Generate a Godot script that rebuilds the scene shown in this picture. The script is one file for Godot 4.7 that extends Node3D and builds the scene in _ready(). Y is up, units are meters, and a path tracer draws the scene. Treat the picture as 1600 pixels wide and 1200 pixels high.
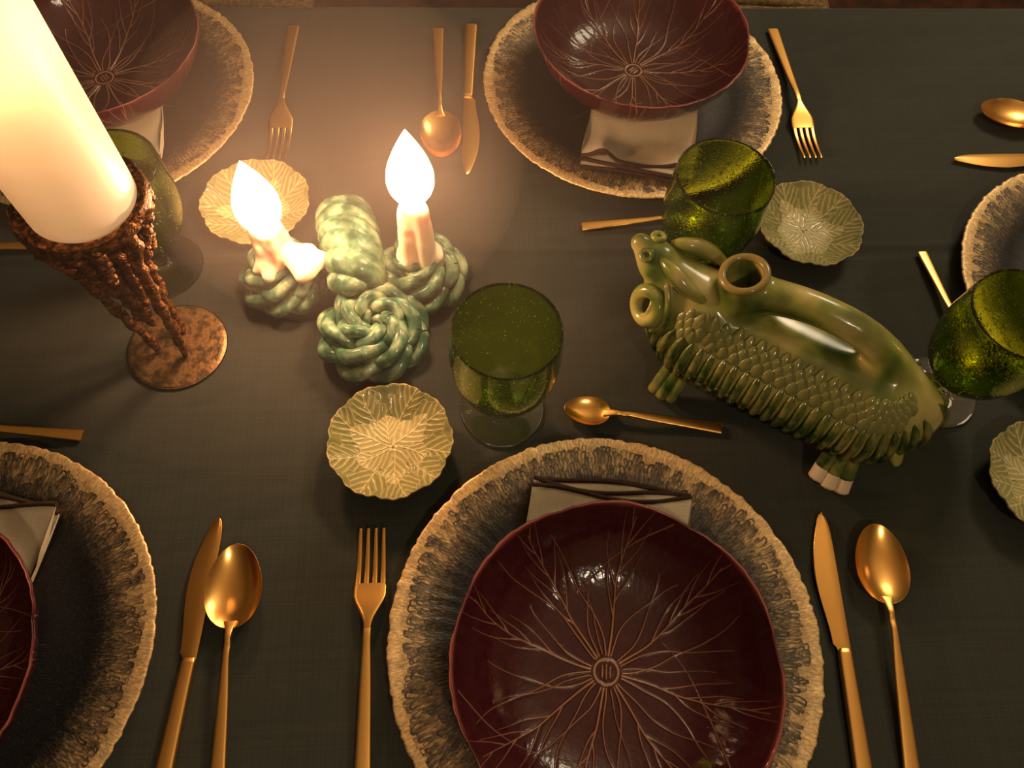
extends Node3D
# Heights are given over the tablecloth; TOP is its height over the floor.
const TOP := 0.75
var used := {}
var rng := RandomNumberGenerator.new()
var noise := FastNoiseLite.new()
var mats := {}


func _ready() -> void:
	rng.seed = 7
	noise.seed = 11
	noise.frequency = 1.0
	noise.fractal_octaves = 3
	view_and_light()
	make_materials()
	build_room()
	build_table()
	build_chairs()
	build_place_settings()
	build_saucers()
	build_goblets()
	build_cutlery()
	build_rope_holder()
	build_pillars()
	build_jug()
	build_lamp()
	build_haze()


# ------------------------------------------------------------------ view and light
const FLAME := Color(1.0, 0.76, 0.57)
const TAPER_LIGHT := 0.066
const PILLAR_LIGHT := 0.15
const LAMP_LIGHT := 0.72
const BULB_LIGHT := 0.5
const BULB_AT := Vector3(0.42, TOP + 1.35, 0.62)
const LAMP_COLOR := Color(1.0, 0.91, 0.76)
const LAMP_AT := Vector3(0.86, TOP + 1.2, -1.5)

func view_and_light() -> void:
	var cam := Camera3D.new()
	cam.name = "camera"
	var pitch := deg_to_rad(62.8127)
	var roll := deg_to_rad(4.8968)
	var f := Vector3(0, -sin(pitch), -cos(pitch))
	var r := Vector3(1, 0, 0)
	var u := r.cross(f)
	var r2 := r * cos(roll) + u * sin(roll)
	var u2 := -r * sin(roll) + u * cos(roll)
	cam.transform = Transform3D(Basis(r2, u2, -f), Vector3(0, TOP + 0.6349, 0))
	cam.fov = 2.0 * rad_to_deg(atan(600.0 / 1229.04))
	cam.near = 0.02
	cam.far = 30.0
	add_child(cam)
	cam.current = true
	var e := Environment.new()
	e.background_mode = Environment.BG_COLOR
	e.background_color = Color(0.02, 0.015, 0.012)
	e.tonemap_mode = Environment.TONE_MAPPER_LINEAR
	e.tonemap_exposure = 0.9
	e.sdfgi_enabled = true
	e.ssao_enabled = true
	e.ssil_enabled = true
	var w := WorldEnvironment.new()
	w.name = "environment"
	w.environment = e
	add_child(w)
	e.volumetric_fog_enabled = true
	e.volumetric_fog_density = 0.0


func lamp_light(parent: Node3D, at: Vector3, energy: float, size: float, color := FLAME) -> void:
	var l := OmniLight3D.new()
	l.name = "flame_light"
	l.light_color = color
	l.light_energy = energy
	l.light_size = size
	l.omni_range = 9.0
	l.omni_attenuation = 2.0
	l.shadow_enabled = true
	l.position = at
	parent.add_child(l, true)


# ------------------------------------------------------------------ naming
func numbered(called: String) -> String:
	var n: int = used.get(called, 0)
	used[called] = n + 1
	return called if n == 0 else "%s_%03d" % [called, n]

func thing(called: String, label: String, category: String, at: Vector3, turn := 0.0, group := "") -> Node3D:
	var o := Node3D.new()
	o.name = numbered(called)
	o.position = at
	o.rotation.y = turn
	describe(o, label, category, group)
	add_child(o)
	return o

func describe(o: Node, label: String, category: String, group := "") -> void:
	o.set_meta("label", label)
	o.set_meta("category", category)
	if group:
		o.set_meta("group", group)

func copy(o: Node3D, called: String, label: String, at: Vector3, turn := 0.0) -> Node3D:
	var c: Node3D = o.duplicate()
	c.name = numbered(called)
	add_child(c)
	c.position = at
	c.rotation.y = turn
	c.set_meta("label", label)
	return c

func part(called: String, mesh: Mesh, mat: Material, parent: Node3D) -> MeshInstance3D:
	var o := MeshInstance3D.new()
	o.name = called
	o.mesh = mesh
	o.material_override = mat
	parent.add_child(o, true)
	return o

func structure(called: String, mesh: Mesh, mat: Material, at: Vector3) -> MeshInstance3D:
	var o := part(called, mesh, mat, self)
	o.position = at
	o.set_meta("kind", "structure")
	return o


# ------------------------------------------------------------------ mesh helpers
func finish(v: PackedVector3Array, idx: PackedInt32Array, uv: PackedVector2Array, weld: PackedInt32Array, orient: int, color := PackedColorArray()) -> ArrayMesh:
	# orient: 0 = turn a closed shape outward by its volume, 1 = as given, -1 = reversed
	var flip := orient == -1
	if orient == 0:
		var c := Vector3.ZERO
		for p in v:
			c += p
		c /= v.size()
		var vol := 0.0
		for i in range(0, idx.size(), 3):
			vol += (v[idx[i]] - c).dot((v[idx[i + 1]] - c).cross(v[idx[i + 2]] - c))
		flip = vol > 0.0
	if flip:
		for i in range(0, idx.size(), 3):
			var t := idx[i + 1]
			idx[i + 1] = idx[i + 2]
			idx[i + 2] = t
	var n := PackedVector3Array()
	n.resize(v.size())
	for i in range(0, idx.size(), 3):
		var a := v[idx[i]]
		var fn := (v[idx[i + 2]] - a).cross(v[idx[i + 1]] - a)
		for k in 3:
			var j := weld[idx[i + k]] if weld.size() else idx[i + k]
			n[j] += fn
	for i in v.size():
		if weld.size() and weld[i] != i:
			n[i] = n[weld[i]]
	for i in v.size():
		n[i] = n[i].normalized() if n[i].length_squared() > 1e-24 else Vector3.UP
	var arr := []
	arr.resize(Mesh.ARRAY_MAX)
	arr[Mesh.ARRAY_VERTEX] = v
	arr[Mesh.ARRAY_NORMAL] = n
	if uv.size():
		arr[Mesh.ARRAY_TEX_UV] = uv
	if color.size():
		arr[Mesh.ARRAY_COLOR] = color
	arr[Mesh.ARRAY_INDEX] = idx
	var m := ArrayMesh.new()
	m.add_surface_from_arrays(Mesh.PRIMITIVE_TRIANGLES, arr)
	return m


func surf(nu: int, nv: int, f: Callable, uvf: Callable, closed_u: bool, orient := 0) -> ArrayMesh:
	var v := PackedVector3Array()
	var uv := PackedVector2Array()
	var weld := PackedInt32Array()
	var row := nu + 1
	for j in nv + 1:
		var pole := Vector3.INF
		for i in row:
			var a := float(i) / nu
			if closed_u and i == nu:
				v.append(v[j * row])
			else:
				v.append(f.call(a, float(j) / nv))
			uv.append(uvf.call(a, float(j) / nv, v[v.size() - 1]))
			weld.append(j * row if closed_u and i == nu else j * row + i)
		if closed_u and v[j * row].is_equal_approx(v[j * row + nu / 2]):
			for i in row:
				weld[j * row + i] = j * row
	var idx := PackedInt32Array()
	for j in nv:
		for i in nu:
			var a := j * row + i
			idx.append_array([a, a + 1, a + row, a + 1, a + row + 1, a + row])
	return finish(v, idx, uv, weld, orient)

func no_uv(_a: float, _b: float, p: Vector3) -> Vector2:
	return Vector2(p.x, p.z)

func loft(rings: Array, cap := true) -> ArrayMesh:
	# closed rings of equal length, joined in order; the ends closed by fans
	var n: int = rings[0].size()
	var v := PackedVector3Array()
	var uv := PackedVector2Array()
	for k in rings.size():
		for i in n:
			v.append(rings[k][i])
			uv.append(Vector2(float(i) / n, float(k) / maxf(1.0, rings.size() - 1)))
	var idx := PackedInt32Array()
	for k in rings.size() - 1:
		for i in n:
			var a := k * n + i
			var b := k * n + (i + 1) % n
			idx.append_array([a, b, a + n, b, b + n, a + n])
	if cap:
		for e in 2:
			var first := v.size()
			var ring: PackedVector3Array = rings[0] if e == 0 else rings[rings.size() - 1]
			var c := Vector3.ZERO
			for p in ring:
				c += p
			v.append(c / n)
			uv.append(Vector2(0.5, e))
			for p in ring:
				v.append(p)
				uv.append(Vector2(0.5, e))
			for i in n:
				if e == 0:
					idx.append_array([first, first + 1 + (i + 1) % n, first + 1 + i])
				else:
					idx.append_array([first, first + 1 + i, first + 1 + (i + 1) % n])
	return finish(v, idx, uv, PackedInt32Array(), 0)

func tube_rings(path: PackedVector3Array, radius: Callable, n: int) -> Array:
	var rings := []
	var up := Vector3.UP
	var m := path.size()
	var t0 := (path[1] - path[0]).normalized()
	if absf(t0.dot(up)) > 0.9:
		up = Vector3.RIGHT
	var side := t0.cross(up).normalized()
	for k in m:
		var t := (path[mini(k + 1, m - 1)] - path[maxi(k - 1, 0)]).normalized()
		side = (side - t * side.dot(t)).normalized()
		var b := t.cross(side)
		var ring := PackedVector3Array()
		for i in n:
			var a := TAU * i / n
			ring.append(path[k] + (side * cos(a) + b * sin(a)) * float(radius.call(float(k) / (m - 1), a)))
		rings.append(ring)
	return rings

func tube(path: PackedVector3Array, radius: Callable, n := 10) -> ArrayMesh:
	return loft(tube_rings(path, radius, n))

func even(r: float) -> Callable:
	return func(s: float, _a: float) -> float: return r * sqrt(clampf(minf(s, 1.0 - s) * 14.0, 0.02, 1.0))

func smooth_path(pts: Array, steps: int) -> PackedVector3Array:
	var out := PackedVector3Array()
	var m := pts.size()
	for k in m - 1:
		var p0: Vector3 = pts[maxi(k - 1, 0)]
		var p1: Vector3 = pts[k]
		var p2: Vector3 = pts[k + 1]
		var p3: Vector3 = pts[mini(k + 2, m - 1)]
		for i in steps:
			out.append(p1.cubic_interpolate(p2, p0, p3, float(i) / steps))
	out.append(pts[m - 1])
	return out

func lathe(profile: Array, n: int, steps := 4, warp = null, uvf = null) -> ArrayMesh:
	# profile of Vector2(radius, height), smoothed, turned round the y axis
	var pts := []
	for q in profile:
		pts.append(Vector3(q.x, q.y, 0))
	var path := smooth_path(pts, steps) if steps > 1 else PackedVector3Array(pts)
	var f := func(a: float, b: float) -> Vector3:
		var q := path[roundi(b * (path.size() - 1))]
		var r := maxf(q.x, 0.0)
		var p := Vector3(r * cos(a * TAU), q.y, r * sin(a * TAU))
		return warp.call(p, a, b) if warp != null else p
	return surf(n, path.size() - 1, f, uvf if uvf != null else no_uv, true)

func box(size: Vector3, bevel := 0.0) -> ArrayMesh:
	var b := minf(bevel, minf(size.x, minf(size.y, size.z)) * 0.49)
	var rings := []
	for e in [[-0.5, b], [-0.5, 0.0], [0.5, 0.0], [0.5, b]]:
		var inset: float = e[1]
		var y: float = size.y * e[0]
		if e[1] == 0.0:
			y -= signf(e[0]) * b
		var x := size.x / 2 - inset
		var z := size.z / 2 - inset
		rings.append(PackedVector3Array([Vector3(-x, y, -z + b), Vector3(-x + b, y, -z), Vector3(x - b, y, -z), Vector3(x, y, -z + b), Vector3(x, y, z - b), Vector3(x - b, y, z), Vector3(-x + b, y, z), Vector3(-x, y, z - b)]))
	var m := loft(rings)
	var st := SurfaceTool.new()
	st.create_from(m, 0)
	st.deindex()
	var flat := st.commit_to_arrays()
	var v: PackedVector3Array = flat[Mesh.ARRAY_VERTEX]
	var nn := PackedVector3Array()
	nn.resize(v.size())
	for i in range(0, v.size(), 3):
		var fn := (v[i + 2] - v[i]).cross(v[i + 1] - v[i]).normalized()
		for k in 3:
			nn[i + k] = fn
	flat[Mesh.ARRAY_NORMAL] = nn
	var out := ArrayMesh.new()
	out.add_surface_from_arrays(Mesh.PRIMITIVE_TRIANGLES, flat)
	return out


# surface nets over a distance field
func nets(lo: Vector3, hi: Vector3, cell: float, sdf: Callable) -> ArrayMesh:
	var nx := int(ceil((hi.x - lo.x) / cell)) + 1
	var ny := int(ceil((hi.y - lo.y) / cell)) + 1
	var nz := int(ceil((hi.z - lo.z) / cell)) + 1
	var d := PackedFloat32Array()
	d.resize(nx * ny * nz)
	d.fill(1.0)
	# coarse first: far from the surface the fine samples are skipped
	var step := 4
	for k0 in range(0, nz, step):
		for j0 in range(0, ny, step):
			for i0 in range(0, nx, step):
				var c: float = sdf.call(lo + Vector3(i0 + 1.5, j0 + 1.5, k0 + 1.5) * cell)
				var far := absf(c) > cell * 5.5
				for k in range(k0, mini(k0 + step, nz)):
					for j in range(j0, mini(j0 + step, ny)):
						for i in range(i0, mini(i0 + step, nx)):
							d[(k * ny + j) * nx + i] = c if far else sdf.call(lo + Vector3(i, j, k) * cell)
	var at := {}
	var v := PackedVector3Array()
	var corner := [0, 1, nx, nx + 1, nx * ny, nx * ny + 1, nx * ny + nx, nx * ny + nx + 1]
	var edges := [[0, 1], [2, 3], [4, 5], [6, 7], [0, 2], [1, 3], [4, 6], [5, 7], [0, 4], [1, 5], [2, 6], [3, 7]]
	for k in nz - 1:
		for j in ny - 1:
			for i in nx - 1:
				var b := (k * ny + j) * nx + i
				var s := d[b] < 0.0
				var mixed := false
				for c in 8:
					if (d[b + corner[c]] < 0.0) != s:
						mixed = true
						break
				if not mixed:
					continue
				var sum := Vector3.ZERO
				var cnt := 0
				for e in edges:
					var d0 := d[b + corner[e[0]]]
					var d1 := d[b + corner[e[1]]]
					if (d0 < 0.0) != (d1 < 0.0):
						var t := d0 / (d0 - d1)
						var p0 := Vector3(e[0] & 1, (e[0] >> 1) & 1, e[0] >> 2)
						var p1 := Vector3(e[1] & 1, (e[1] >> 1) & 1, e[1] >> 2)
						sum += p0.lerp(p1, t)
						cnt += 1
				at[b] = v.size()
				v.append(lo + (Vector3(i, j, k) + sum / cnt) * cell)
	var idx := PackedInt32Array()
	var strides := [1, nx, nx * ny]
	for b in at:
		for ax in 3:
			var s1: int = strides[(ax + 1) % 3]
			var s2: int = strides[(ax + 2) % 3]
			var e0: float = d[b]
			var e1: float = d[b + strides[ax]]
			if (e0 < 0.0) == (e1 < 0.0):
				continue
			if not (at.has(b - s1) and at.has(b - s2) and at.has(b - s1 - s2)):
				continue
			var q := [at[b], at[b - s1], at[b - s1 - s2], at[b - s2]]
			if e0 < 0.0:
				idx.append_array([q[0], q[3], q[2], q[0], q[2], q[1]])
			else:
				idx.append_array([q[0], q[1], q[2], q[0], q[2], q[3]])
	return finish(v, idx, PackedVector2Array(), PackedInt32Array(), 0)

func capsule(p: Vector3, a: Vector3, b: Vector3, ra: float, rb: float) -> float:
	var ab := b - a
	var t := clampf((p - a).dot(ab) / ab.length_squared(), 0.0, 1.0)
	return p.distance_to(a + ab * t) - lerpf(ra, rb, t)

func smin(a: float, b: float, k: float) -> float:
	var h := maxf(k - absf(a - b), 0.0) / k
	return minf(a, b) - h * h * k * 0.25

func smax(a: float, b: float, k: float) -> float:
	return -smin(-a, -b, k)


# ------------------------------------------------------------------ textures
func gray_image(data: PackedFloat32Array, w: int, h: int) -> ImageTexture:
	var b := PackedByteArray()
	b.resize(w * h)
	for i in w * h:
		b[i] = int(clampf(data[i], 0.0, 1.0) * 255.0)
	return ImageTexture.create_from_image(Image.create_from_data(w, h, false, Image.FORMAT_L8, b))

func rgb_image(data: PackedByteArray, w: int, h: int) -> ImageTexture:
	return ImageTexture.create_from_image(Image.create_from_data(w, h, false, Image.FORMAT_RGB8, data))

func noise_map(freq: float, colors: Array, offsets: Array, size := 256, kind := FastNoiseLite.TYPE_SIMPLEX_SMOOTH, normal := false, octaves := 4, sd := 3) -> NoiseTexture2D:
	var n := FastNoiseLite.new()
	n.noise_type = kind
	n.frequency = freq
	n.seed = sd
	n.fractal_octaves = octaves
	var t := NoiseTexture2D.new()
	t.width = size
	t.height = size
	t.seamless = true
	t.noise = n
	t.as_normal_map = normal
	if colors.size():
		var g := Gradient.new()
		g.colors = PackedColorArray(colors)
		g.offsets = PackedFloat32Array(offsets)
		t.color_ramp = g
	return t

func mat(called: String, color: Color, rough: float, metal := 0.0) -> StandardMaterial3D:
	var m := StandardMaterial3D.new()
	m.resource_name = called
	m.albedo_color = color
	m.roughness = rough
	m.metallic = metal
	mats[called] = m
	return m

func triplanar(m: StandardMaterial3D, scale: float) -> void:
	m.uv1_triplanar = true
	m.uv1_scale = Vector3.ONE * scale

const PIC := 1024
var bowl_relief := PackedFloat32Array()
var leaf_relief := PackedFloat32Array()
const LEAF := 768

func stamp(data: PackedFloat32Array, size: int, x: float, y: float, r: float, top: float) -> void:
	var r0 := int(ceil(r))
	var cx := int(x)
	var cy := int(y)
	for j in range(maxi(cy - r0, 0), mini(cy + r0 + 1, size)):
		for i in range(maxi(cx - r0, 0), mini(cx + r0 + 1, size)):
			var q := ((i - x) * (i - x) + (j - y) * (j - y)) / (r * r)
			if q < 1.0:
				var h := top * (1.0 - q)
				if h > data[j * size + i]:
					data[j * size + i] = h

func vein(start: Vector2, heading: float, length: float, bend: float, w0: float, w1: float, top: float, wiggle: float, deep := 0) -> void:
	# a vein drawn into the bowl's relief as a wandering line; lengths as shares of the rim radius
	var p := start
	var a := heading
	var step := 0.005
	var n := int(length / step)
	var ph := rng.randf() * 20.0
	var side := 1.0 if rng.randf() < 0.5 else -1.0
	var next := n * 3 / 10
	for k in n:
		var s := float(k) / n
		a += (bend + wiggle * sin(ph + s * 9.0) + wiggle * 0.7 * sin(ph * 1.7 + s * 21.0)) * step
		p += Vector2(cos(a), sin(a)) * step
		if p.length() > 0.97:
			return
		var q := (p * 0.96 + Vector2.ONE) * 0.5 * PIC
		stamp(bowl_relief, PIC, q.x, q.y, lerpf(w0, w1, s), top * lerpf(1.0, 0.70, s))
		if deep > 0 and k == next:
			next += maxi(int(n * rng.randf_range(0.085, 0.12)), 2)
			vein(p, a + side * rng.randf_range(0.42, 0.58), length * rng.randf_range(0.46, 0.56) * (1.15 - s * 0.75), -side * rng.randf_range(0.3, 1.6), lerpf(w0, w1, s) * 0.85, 2.3, top * 0.88, wiggle * 2.0, deep - 1)
			side = -side

func make_bowl_textures() -> void:
	bowl_relief.resize(PIC * PIC)
	rng.seed = 21
	var main := 8
	for k in main:
		var a := TAU * (k + 0.15) / main + rng.randf_range(-0.06, 0.06)
		# a main rib with side veins, and plain veins that leave the boss beside it
		vein(Vector2(cos(a), sin(a)) * 0.10, a, 0.84, rng.randf_range(-0.5, 0.5), 6.2, 3.2, 1.0, 0.9, 1)
		for t in [-1.0, 1.0]:
			var b: float = a + t * 0.17
			vein(Vector2(cos(b), sin(b)) * 0.10, b, rng.randf_range(0.50, 0.86), t * rng.randf_range(0.5, 1.5), 4.8, 2.8, 0.95, 1.7)
		if k % 2:
			var m0 := a + PI / main
			vein(Vector2(cos(m0), sin(m0)) * 0.11, m0, rng.randf_range(0.42, 0.66), rng.randf_range(-0.6, 0.6), 4.4, 2.6, 0.9, 1.8)
	# leaf edges that run down from the rim towards the middle
	for k in 3:
		var a := [0.75, 2.9, 5.1][k] as float
		vein(Vector2(cos(a), sin(a)) * 0.955, a + PI + 0.95, 0.95, -0.9, 3.6, 2.2, 0.8, 0.6)
	# boss in the middle: a ring round three short ribs
	for k in 400:
		var a := TAU * k / 400.0
		var q := (Vector2(cos(a), sin(a)) * 0.078 * 0.96 + Vector2.ONE) * 0.5 * PIC
		stamp(bowl_relief, PIC, q.x, q.y, 6.5, 1.0)
	for s in [-1, 0, 1]:
		for k in 60:
			var q := (Vector2(s * 0.026, (k / 59.0 - 0.5) * (0.085 - absf(s) * 0.02)) * 0.96 + Vector2.ONE) * 0.5 * PIC
			stamp(bowl_relief, PIC, q.x, q.y, 5.0, 0.85)
	var px := PackedByteArray()
	px.resize(PIC * PIC * 3)
	var lumps := PackedFloat32Array()
	lumps.resize(PIC * PIC)
	for j in PIC:
		for i in PIC:
			var k := j * PIC + i
			var h := bowl_relief[k]
			var f := noise.get_noise_2d(i * 0.022, j * 0.022) * 0.5 + 0.5
			var rr := Vector2(i - PIC * 0.5, j - PIC * 0.5).length() / (PIC * 0.48)
			var w := clampf((h - 0.25) * 1.35, 0.0, 1.0)
			w = w * 0.85
			var edge := clampf((rr - 0.968) / 0.02, 0.0, 1.0)
			var c := Color(0.190, 0.050, 0.082).lerp(Color(0.245, 0.085, 0.095), f)
			c = c.lerp(Color(0.68, 0.53, 0.37), w)
			c = c.lerp(Color(0.58, 0.32, 0.28), edge * 0.9)
			px[k * 3] = int(c.r * 255)
			px[k * 3 + 1] = int(c.g * 255)
			px[k * 3 + 2] = int(c.b * 255)
			lumps[k] = h * 0.62 + f * 0.16 + 0.22 * (noise.get_noise_2d(i * 0.045 + 90.0, j * 0.045) * 0.5 + 0.5)
	var m := mat("aubergine glaze", Color.WHITE, 0.13)
	m.albedo_texture = rgb_image(px, PIC, PIC)
	m.heightmap_enabled = true
	m.heightmap_texture = gray_image(lumps, PIC, PIC)
	m.heightmap_scale = 0.065
	m.metallic_specular = 0.5
	m.texture_repeat = false

func leaf(cx: float, cy: float, ang: float, length: float, wid: float, base: float) -> void:
	var ca := cos(ang)
	var sa := sin(ang)
	var r := int(length + wid) + 2
	var sp := length * 0.19
	var ph := rng.randf() * 3.0
	for j in range(maxi(int(cy) - r, 0), mini(int(cy) + r, LEAF)):
		for i in range(maxi(int(cx) - r, 0), mini(int(cx) + r, LEAF)):
			var x := (i - cx) * ca + (j - cy) * sa
			var t0 := -(i - cx) * sa + (j - cy) * ca
			var s := x / length
			if s <= 0.0 or s >= 1.0:
				continue
			var t := absf(t0 + 0.05 * length * sin(s * 3.0 + ph))
			var w := wid * pow(sin(PI * pow(s, 0.8)), 0.65) * (1.0 + 0.13 * sin(s * 21.0 + ph) + 0.10 * sin(s * 9.0 + ph))
			if t >= w:
				continue
			var e := (w - t) / wid
			var h := base + 0.12 * minf(e * 3.0, 1.0)
			h += 0.34 * exp(-pow(e / 0.055, 2.0))
			h = maxf(h, base + 0.46 * exp(-pow(t / (length * 0.022), 2.0)))
			var q := fposmod((x - t * (0.75 + 0.5 * s) - 0.0016 * t * t + 2.0 * sin(t * 0.16 + ph)) / sp + (0.4 if t0 > 0.0 else 0.0), 1.0)
			q = minf(q, 1.0 - q)
			h = maxf(h, base + 0.10 + 0.30 * exp(-pow(q / 0.10, 2.0)) * clampf(e * 5.0, 0.2, 1.0))
			h -= 0.10 * exp(-pow((q - 0.5) / 0.22, 2.0))
			leaf_relief[j * LEAF + i] = h

func make_saucer_textures() -> void:
	leaf_relief.resize(LEAF * LEAF)
	leaf_relief.fill(0.1)
	rng.seed = 4
	var c := LEAF * 0.5
	var R := LEAF * 0.47
	for k in 9:
		var a := TAU * k / 9.0 + 0.2 + rng.randf_range(-0.1, 0.1)
		var out := rng.randf_range(0.30, 0.46)
		leaf(c + cos(a) * R * out, c + sin(a) * R * out, a + rng.randf_range(-0.45, 0.45), R * (1.08 - out), R * rng.randf_range(0.25, 0.34), 0.26)
	for k in 6:
		var a := TAU * (k + 0.35) / 6.0 + rng.randf_range(-0.15, 0.15)
		leaf(c + cos(a) * R * 0.05, c + sin(a) * R * 0.05, a + rng.randf_range(-0.35, 0.35), R * rng.randf_range(0.48, 0.70), R * rng.randf_range(0.20, 0.28), 0.42 + 0.02 * k)
	for k in 5:
		var a := TAU * k / 5.0
		stamp(leaf_relief, LEAF, c + cos(a) * 18 + 6, c + sin(a) * 18 + 10, 17.0, 1.0)
	var px := PackedByteArray()
	px.resize(LEAF * LEAF * 3)
	for j in LEAF:
		for i in LEAF:
			var k := j * LEAF + i
			var rr := Vector2(i - c, j - c).length() / R
			var h := clampf((leaf_relief[k] - 0.28) / 0.5, 0.0, 1.0)
			var f := noise.get_noise_2d(i * 0.02 + 50.0, j * 0.02) * 0.5 + 0.5
			var col := Color(0.42, 0.42, 0.26).lerp(Color(0.78, 0.72, 0.54), h)
			col = col.lerp(Color(0.62, 0.56, 0.34), f * 0.25)
			col = col.lerp(Color(0.72, 0.60, 0.42), clampf((rr - 0.965) / 0.03, 0.0, 1.0))
			px[k * 3] = int(col.r * 255)
			px[k * 3 + 1] = int(col.g * 255)
			px[k * 3 + 2] = int(col.b * 255)
	var m := mat("celadon glaze", Color.WHITE, 0.08)
	m.albedo_texture = rgb_image(px, LEAF, LEAF)
	m.heightmap_enabled = true
	m.heightmap_texture = gray_image(leaf_relief, LEAF, LEAF)
	m.heightmap_scale = 0.085
	m.texture_repeat = false

func make_charger_textures() -> void:
	# polar picture: around the plate, and outward from half its radius to the rim
	var w := 2048
	var h := 384
	rng.seed = 31
	var ink := PackedFloat32Array()
	ink.resize(w * h)
	for k in 1000:
		# long drops of dark glaze, each an outline round a thin gap
		var x0 := rng.randf() * w
		var top := 0.90 - pow(rng.randf(), 1.6) * 0.30 - 0.03 * sin(x0 * 0.02)
		var ln := rng.randf_range(0.04, 0.26)
		var half := rng.randf_range(1.6, 5.0)
		var lean := rng.randf_range(-0.10, 0.10)
		var dark := rng.randf_range(0.4, 1.0)
		var y0 := int((top - ln) * h)
		var y1 := int(top * h)
		for y in range(maxi(y0, 0), mini(y1, h - 1)):
			var s := float(y1 - y) / (y1 - y0)
			var wd := half * pow(clampf(s * 6.0, 0.0, 1.0), 0.5)
			var cx := x0 + lean * (y - y1) + 1.6 * sin(y * 0.09 + k)
			var fade := dark * (1.0 - s * 0.75)
			for i in range(int(cx - wd - 2), int(cx + wd + 3)):
				var dd := absf(absf(i - cx) - wd)
				var val := fade * clampf(2.1 - dd, 0.0, 1.0)
				if s < 0.12:
					val = maxf(val, fade * clampf(wd + 1.0 - absf(i - cx), 0.0, 1.0))
				var q := y * w + posmod(i, w)
				ink[q] = maxf(ink[q], val)
	var px := PackedByteArray()
	px.resize(w * h * 3)
	var hi := PackedFloat32Array()
	hi.resize(w * h)
	var orm := PackedByteArray()
	orm.resize(w * h * 3)
	for y in h:
		var t := float(y) / h
		for x in w:
			var k := y * w + x
			var a := TAU * x / w
			var n1 := noise.get_noise_3d(cos(a) * 7.0, sin(a) * 7.0, t * 9.0)
			var n2 := noise.get_noise_3d(cos(a) * 90.0, sin(a) * 90.0, t * 14.0)
			# how far the gold has spread over the dark ground
			var g := smoothstep(0.42, 0.84, t + n1 * 0.08 + n2 * 0.12)
			var grain := rng.randf()
			var spark := 1.0 if grain > 0.994 - 0.010 * g else 0.0
			var col := Color(0.080, 0.080, 0.092).lerp(Color(0.69, 0.575, 0.40), g)
			col = col.lerp(Color(0.79, 0.665, 0.47), smoothstep(0.86, 0.93, t + n2 * 0.02))
			col = col.lerp(Color(0.10, 0.088, 0.085), ink[k] * 0.95)
			var lum := 0.86 + 0.22 * grain + n2 * 0.3
			col = Color(col.r * lum, col.g * lum, col.b * lum)
			col = col.lerp(Color(0.95, 0.80, 0.50), spark * 0.8)
			px[k * 3] = int(clampf(col.r, 0, 1) * 255)
			px[k * 3 + 1] = int(clampf(col.g, 0, 1) * 255)
			px[k * 3 + 2] = int(clampf(col.b, 0, 1) * 255)
			hi[k] = 0.45 + n2 * 0.25 + grain * 0.14 - ink[k] * 0.35
			orm[k * 3] = 255
			orm[k * 3 + 1] = int((0.45 - 0.15 * spark + 0.1 * grain) * 255)
			orm[k * 3 + 2] = int(clampf(0.25 + spark * 0.6 + 0.2 * g - ink[k] * 0.4, 0.0, 1.0) * 255)
	var m := mat("gilded glass", Color.WHITE, 1.0)
	m.albedo_texture = rgb_image(px, w, h)
	m.metallic = 1.0
	m.roughness = 1.0
	var t := rgb_image(orm, w, h)
	m.roughness_texture = t
	m.roughness_texture_channel = BaseMaterial3D.TEXTURE_CHANNEL_GREEN
	m.metallic_texture = t
	m.metallic_texture_channel = BaseMaterial3D.TEXTURE_CHANNEL_BLUE
	m.heightmap_enabled = true
	m.heightmap_texture = gray_image(hi, w, h)
	m.heightmap_scale = 0.05

func weave(called: String, a: Color, b: Color, size: int, threads: int, relief: float) -> StandardMaterial3D:
	# plain weave with threads of uneven thickness and tone
	var px := PackedByteArray()
	px.resize(size * size * 3)
	var hh := PackedFloat32Array()
	hh.resize(size * size)
	var warp := PackedFloat32Array()
	var weft := PackedFloat32Array()
	for k in threads:
		warp.append(rng.randf())
		weft.append(rng.randf())
	for j in size:
		for i in size:
			var u := float(i) / size * threads
			var v := float(j) / size * threads
			var iu := int(u)
			var iv := int(v)
			var su := sin(PI * (u - iu))
			var sv := sin(PI * (v - iv))
			var over := (iu + iv) % 2 == 0
			var hgt := (su * 0.7 + 0.3 * sv) if over else (sv * 0.7 + 0.3 * su)
			var tone: float = warp[iu % threads] if over else weft[iv % threads]
			var c := a.lerp(b, clampf(tone * 0.75 + hgt * 0.3 - 0.05 + rng.randf() * 0.1, 0.0, 1.0))
			var k := j * size + i
			px[k * 3] = int(c.r * 255)
			px[k * 3 + 1] = int(c.g * 255)
			px[k * 3 + 2] = int(c.b * 255)
			hh[k] = hgt * (0.6 + 0.4 * tone)
	var m := mat(called, Color.WHITE, 0.92)
	m.albedo_texture = rgb_image(px, size, size)
	m.heightmap_enabled = true
	m.heightmap_texture = gray_image(hh, size, size)
	m.heightmap_scale = relief
	m.rim_enabled = true
	m.rim = 0.25
	return m

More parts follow.
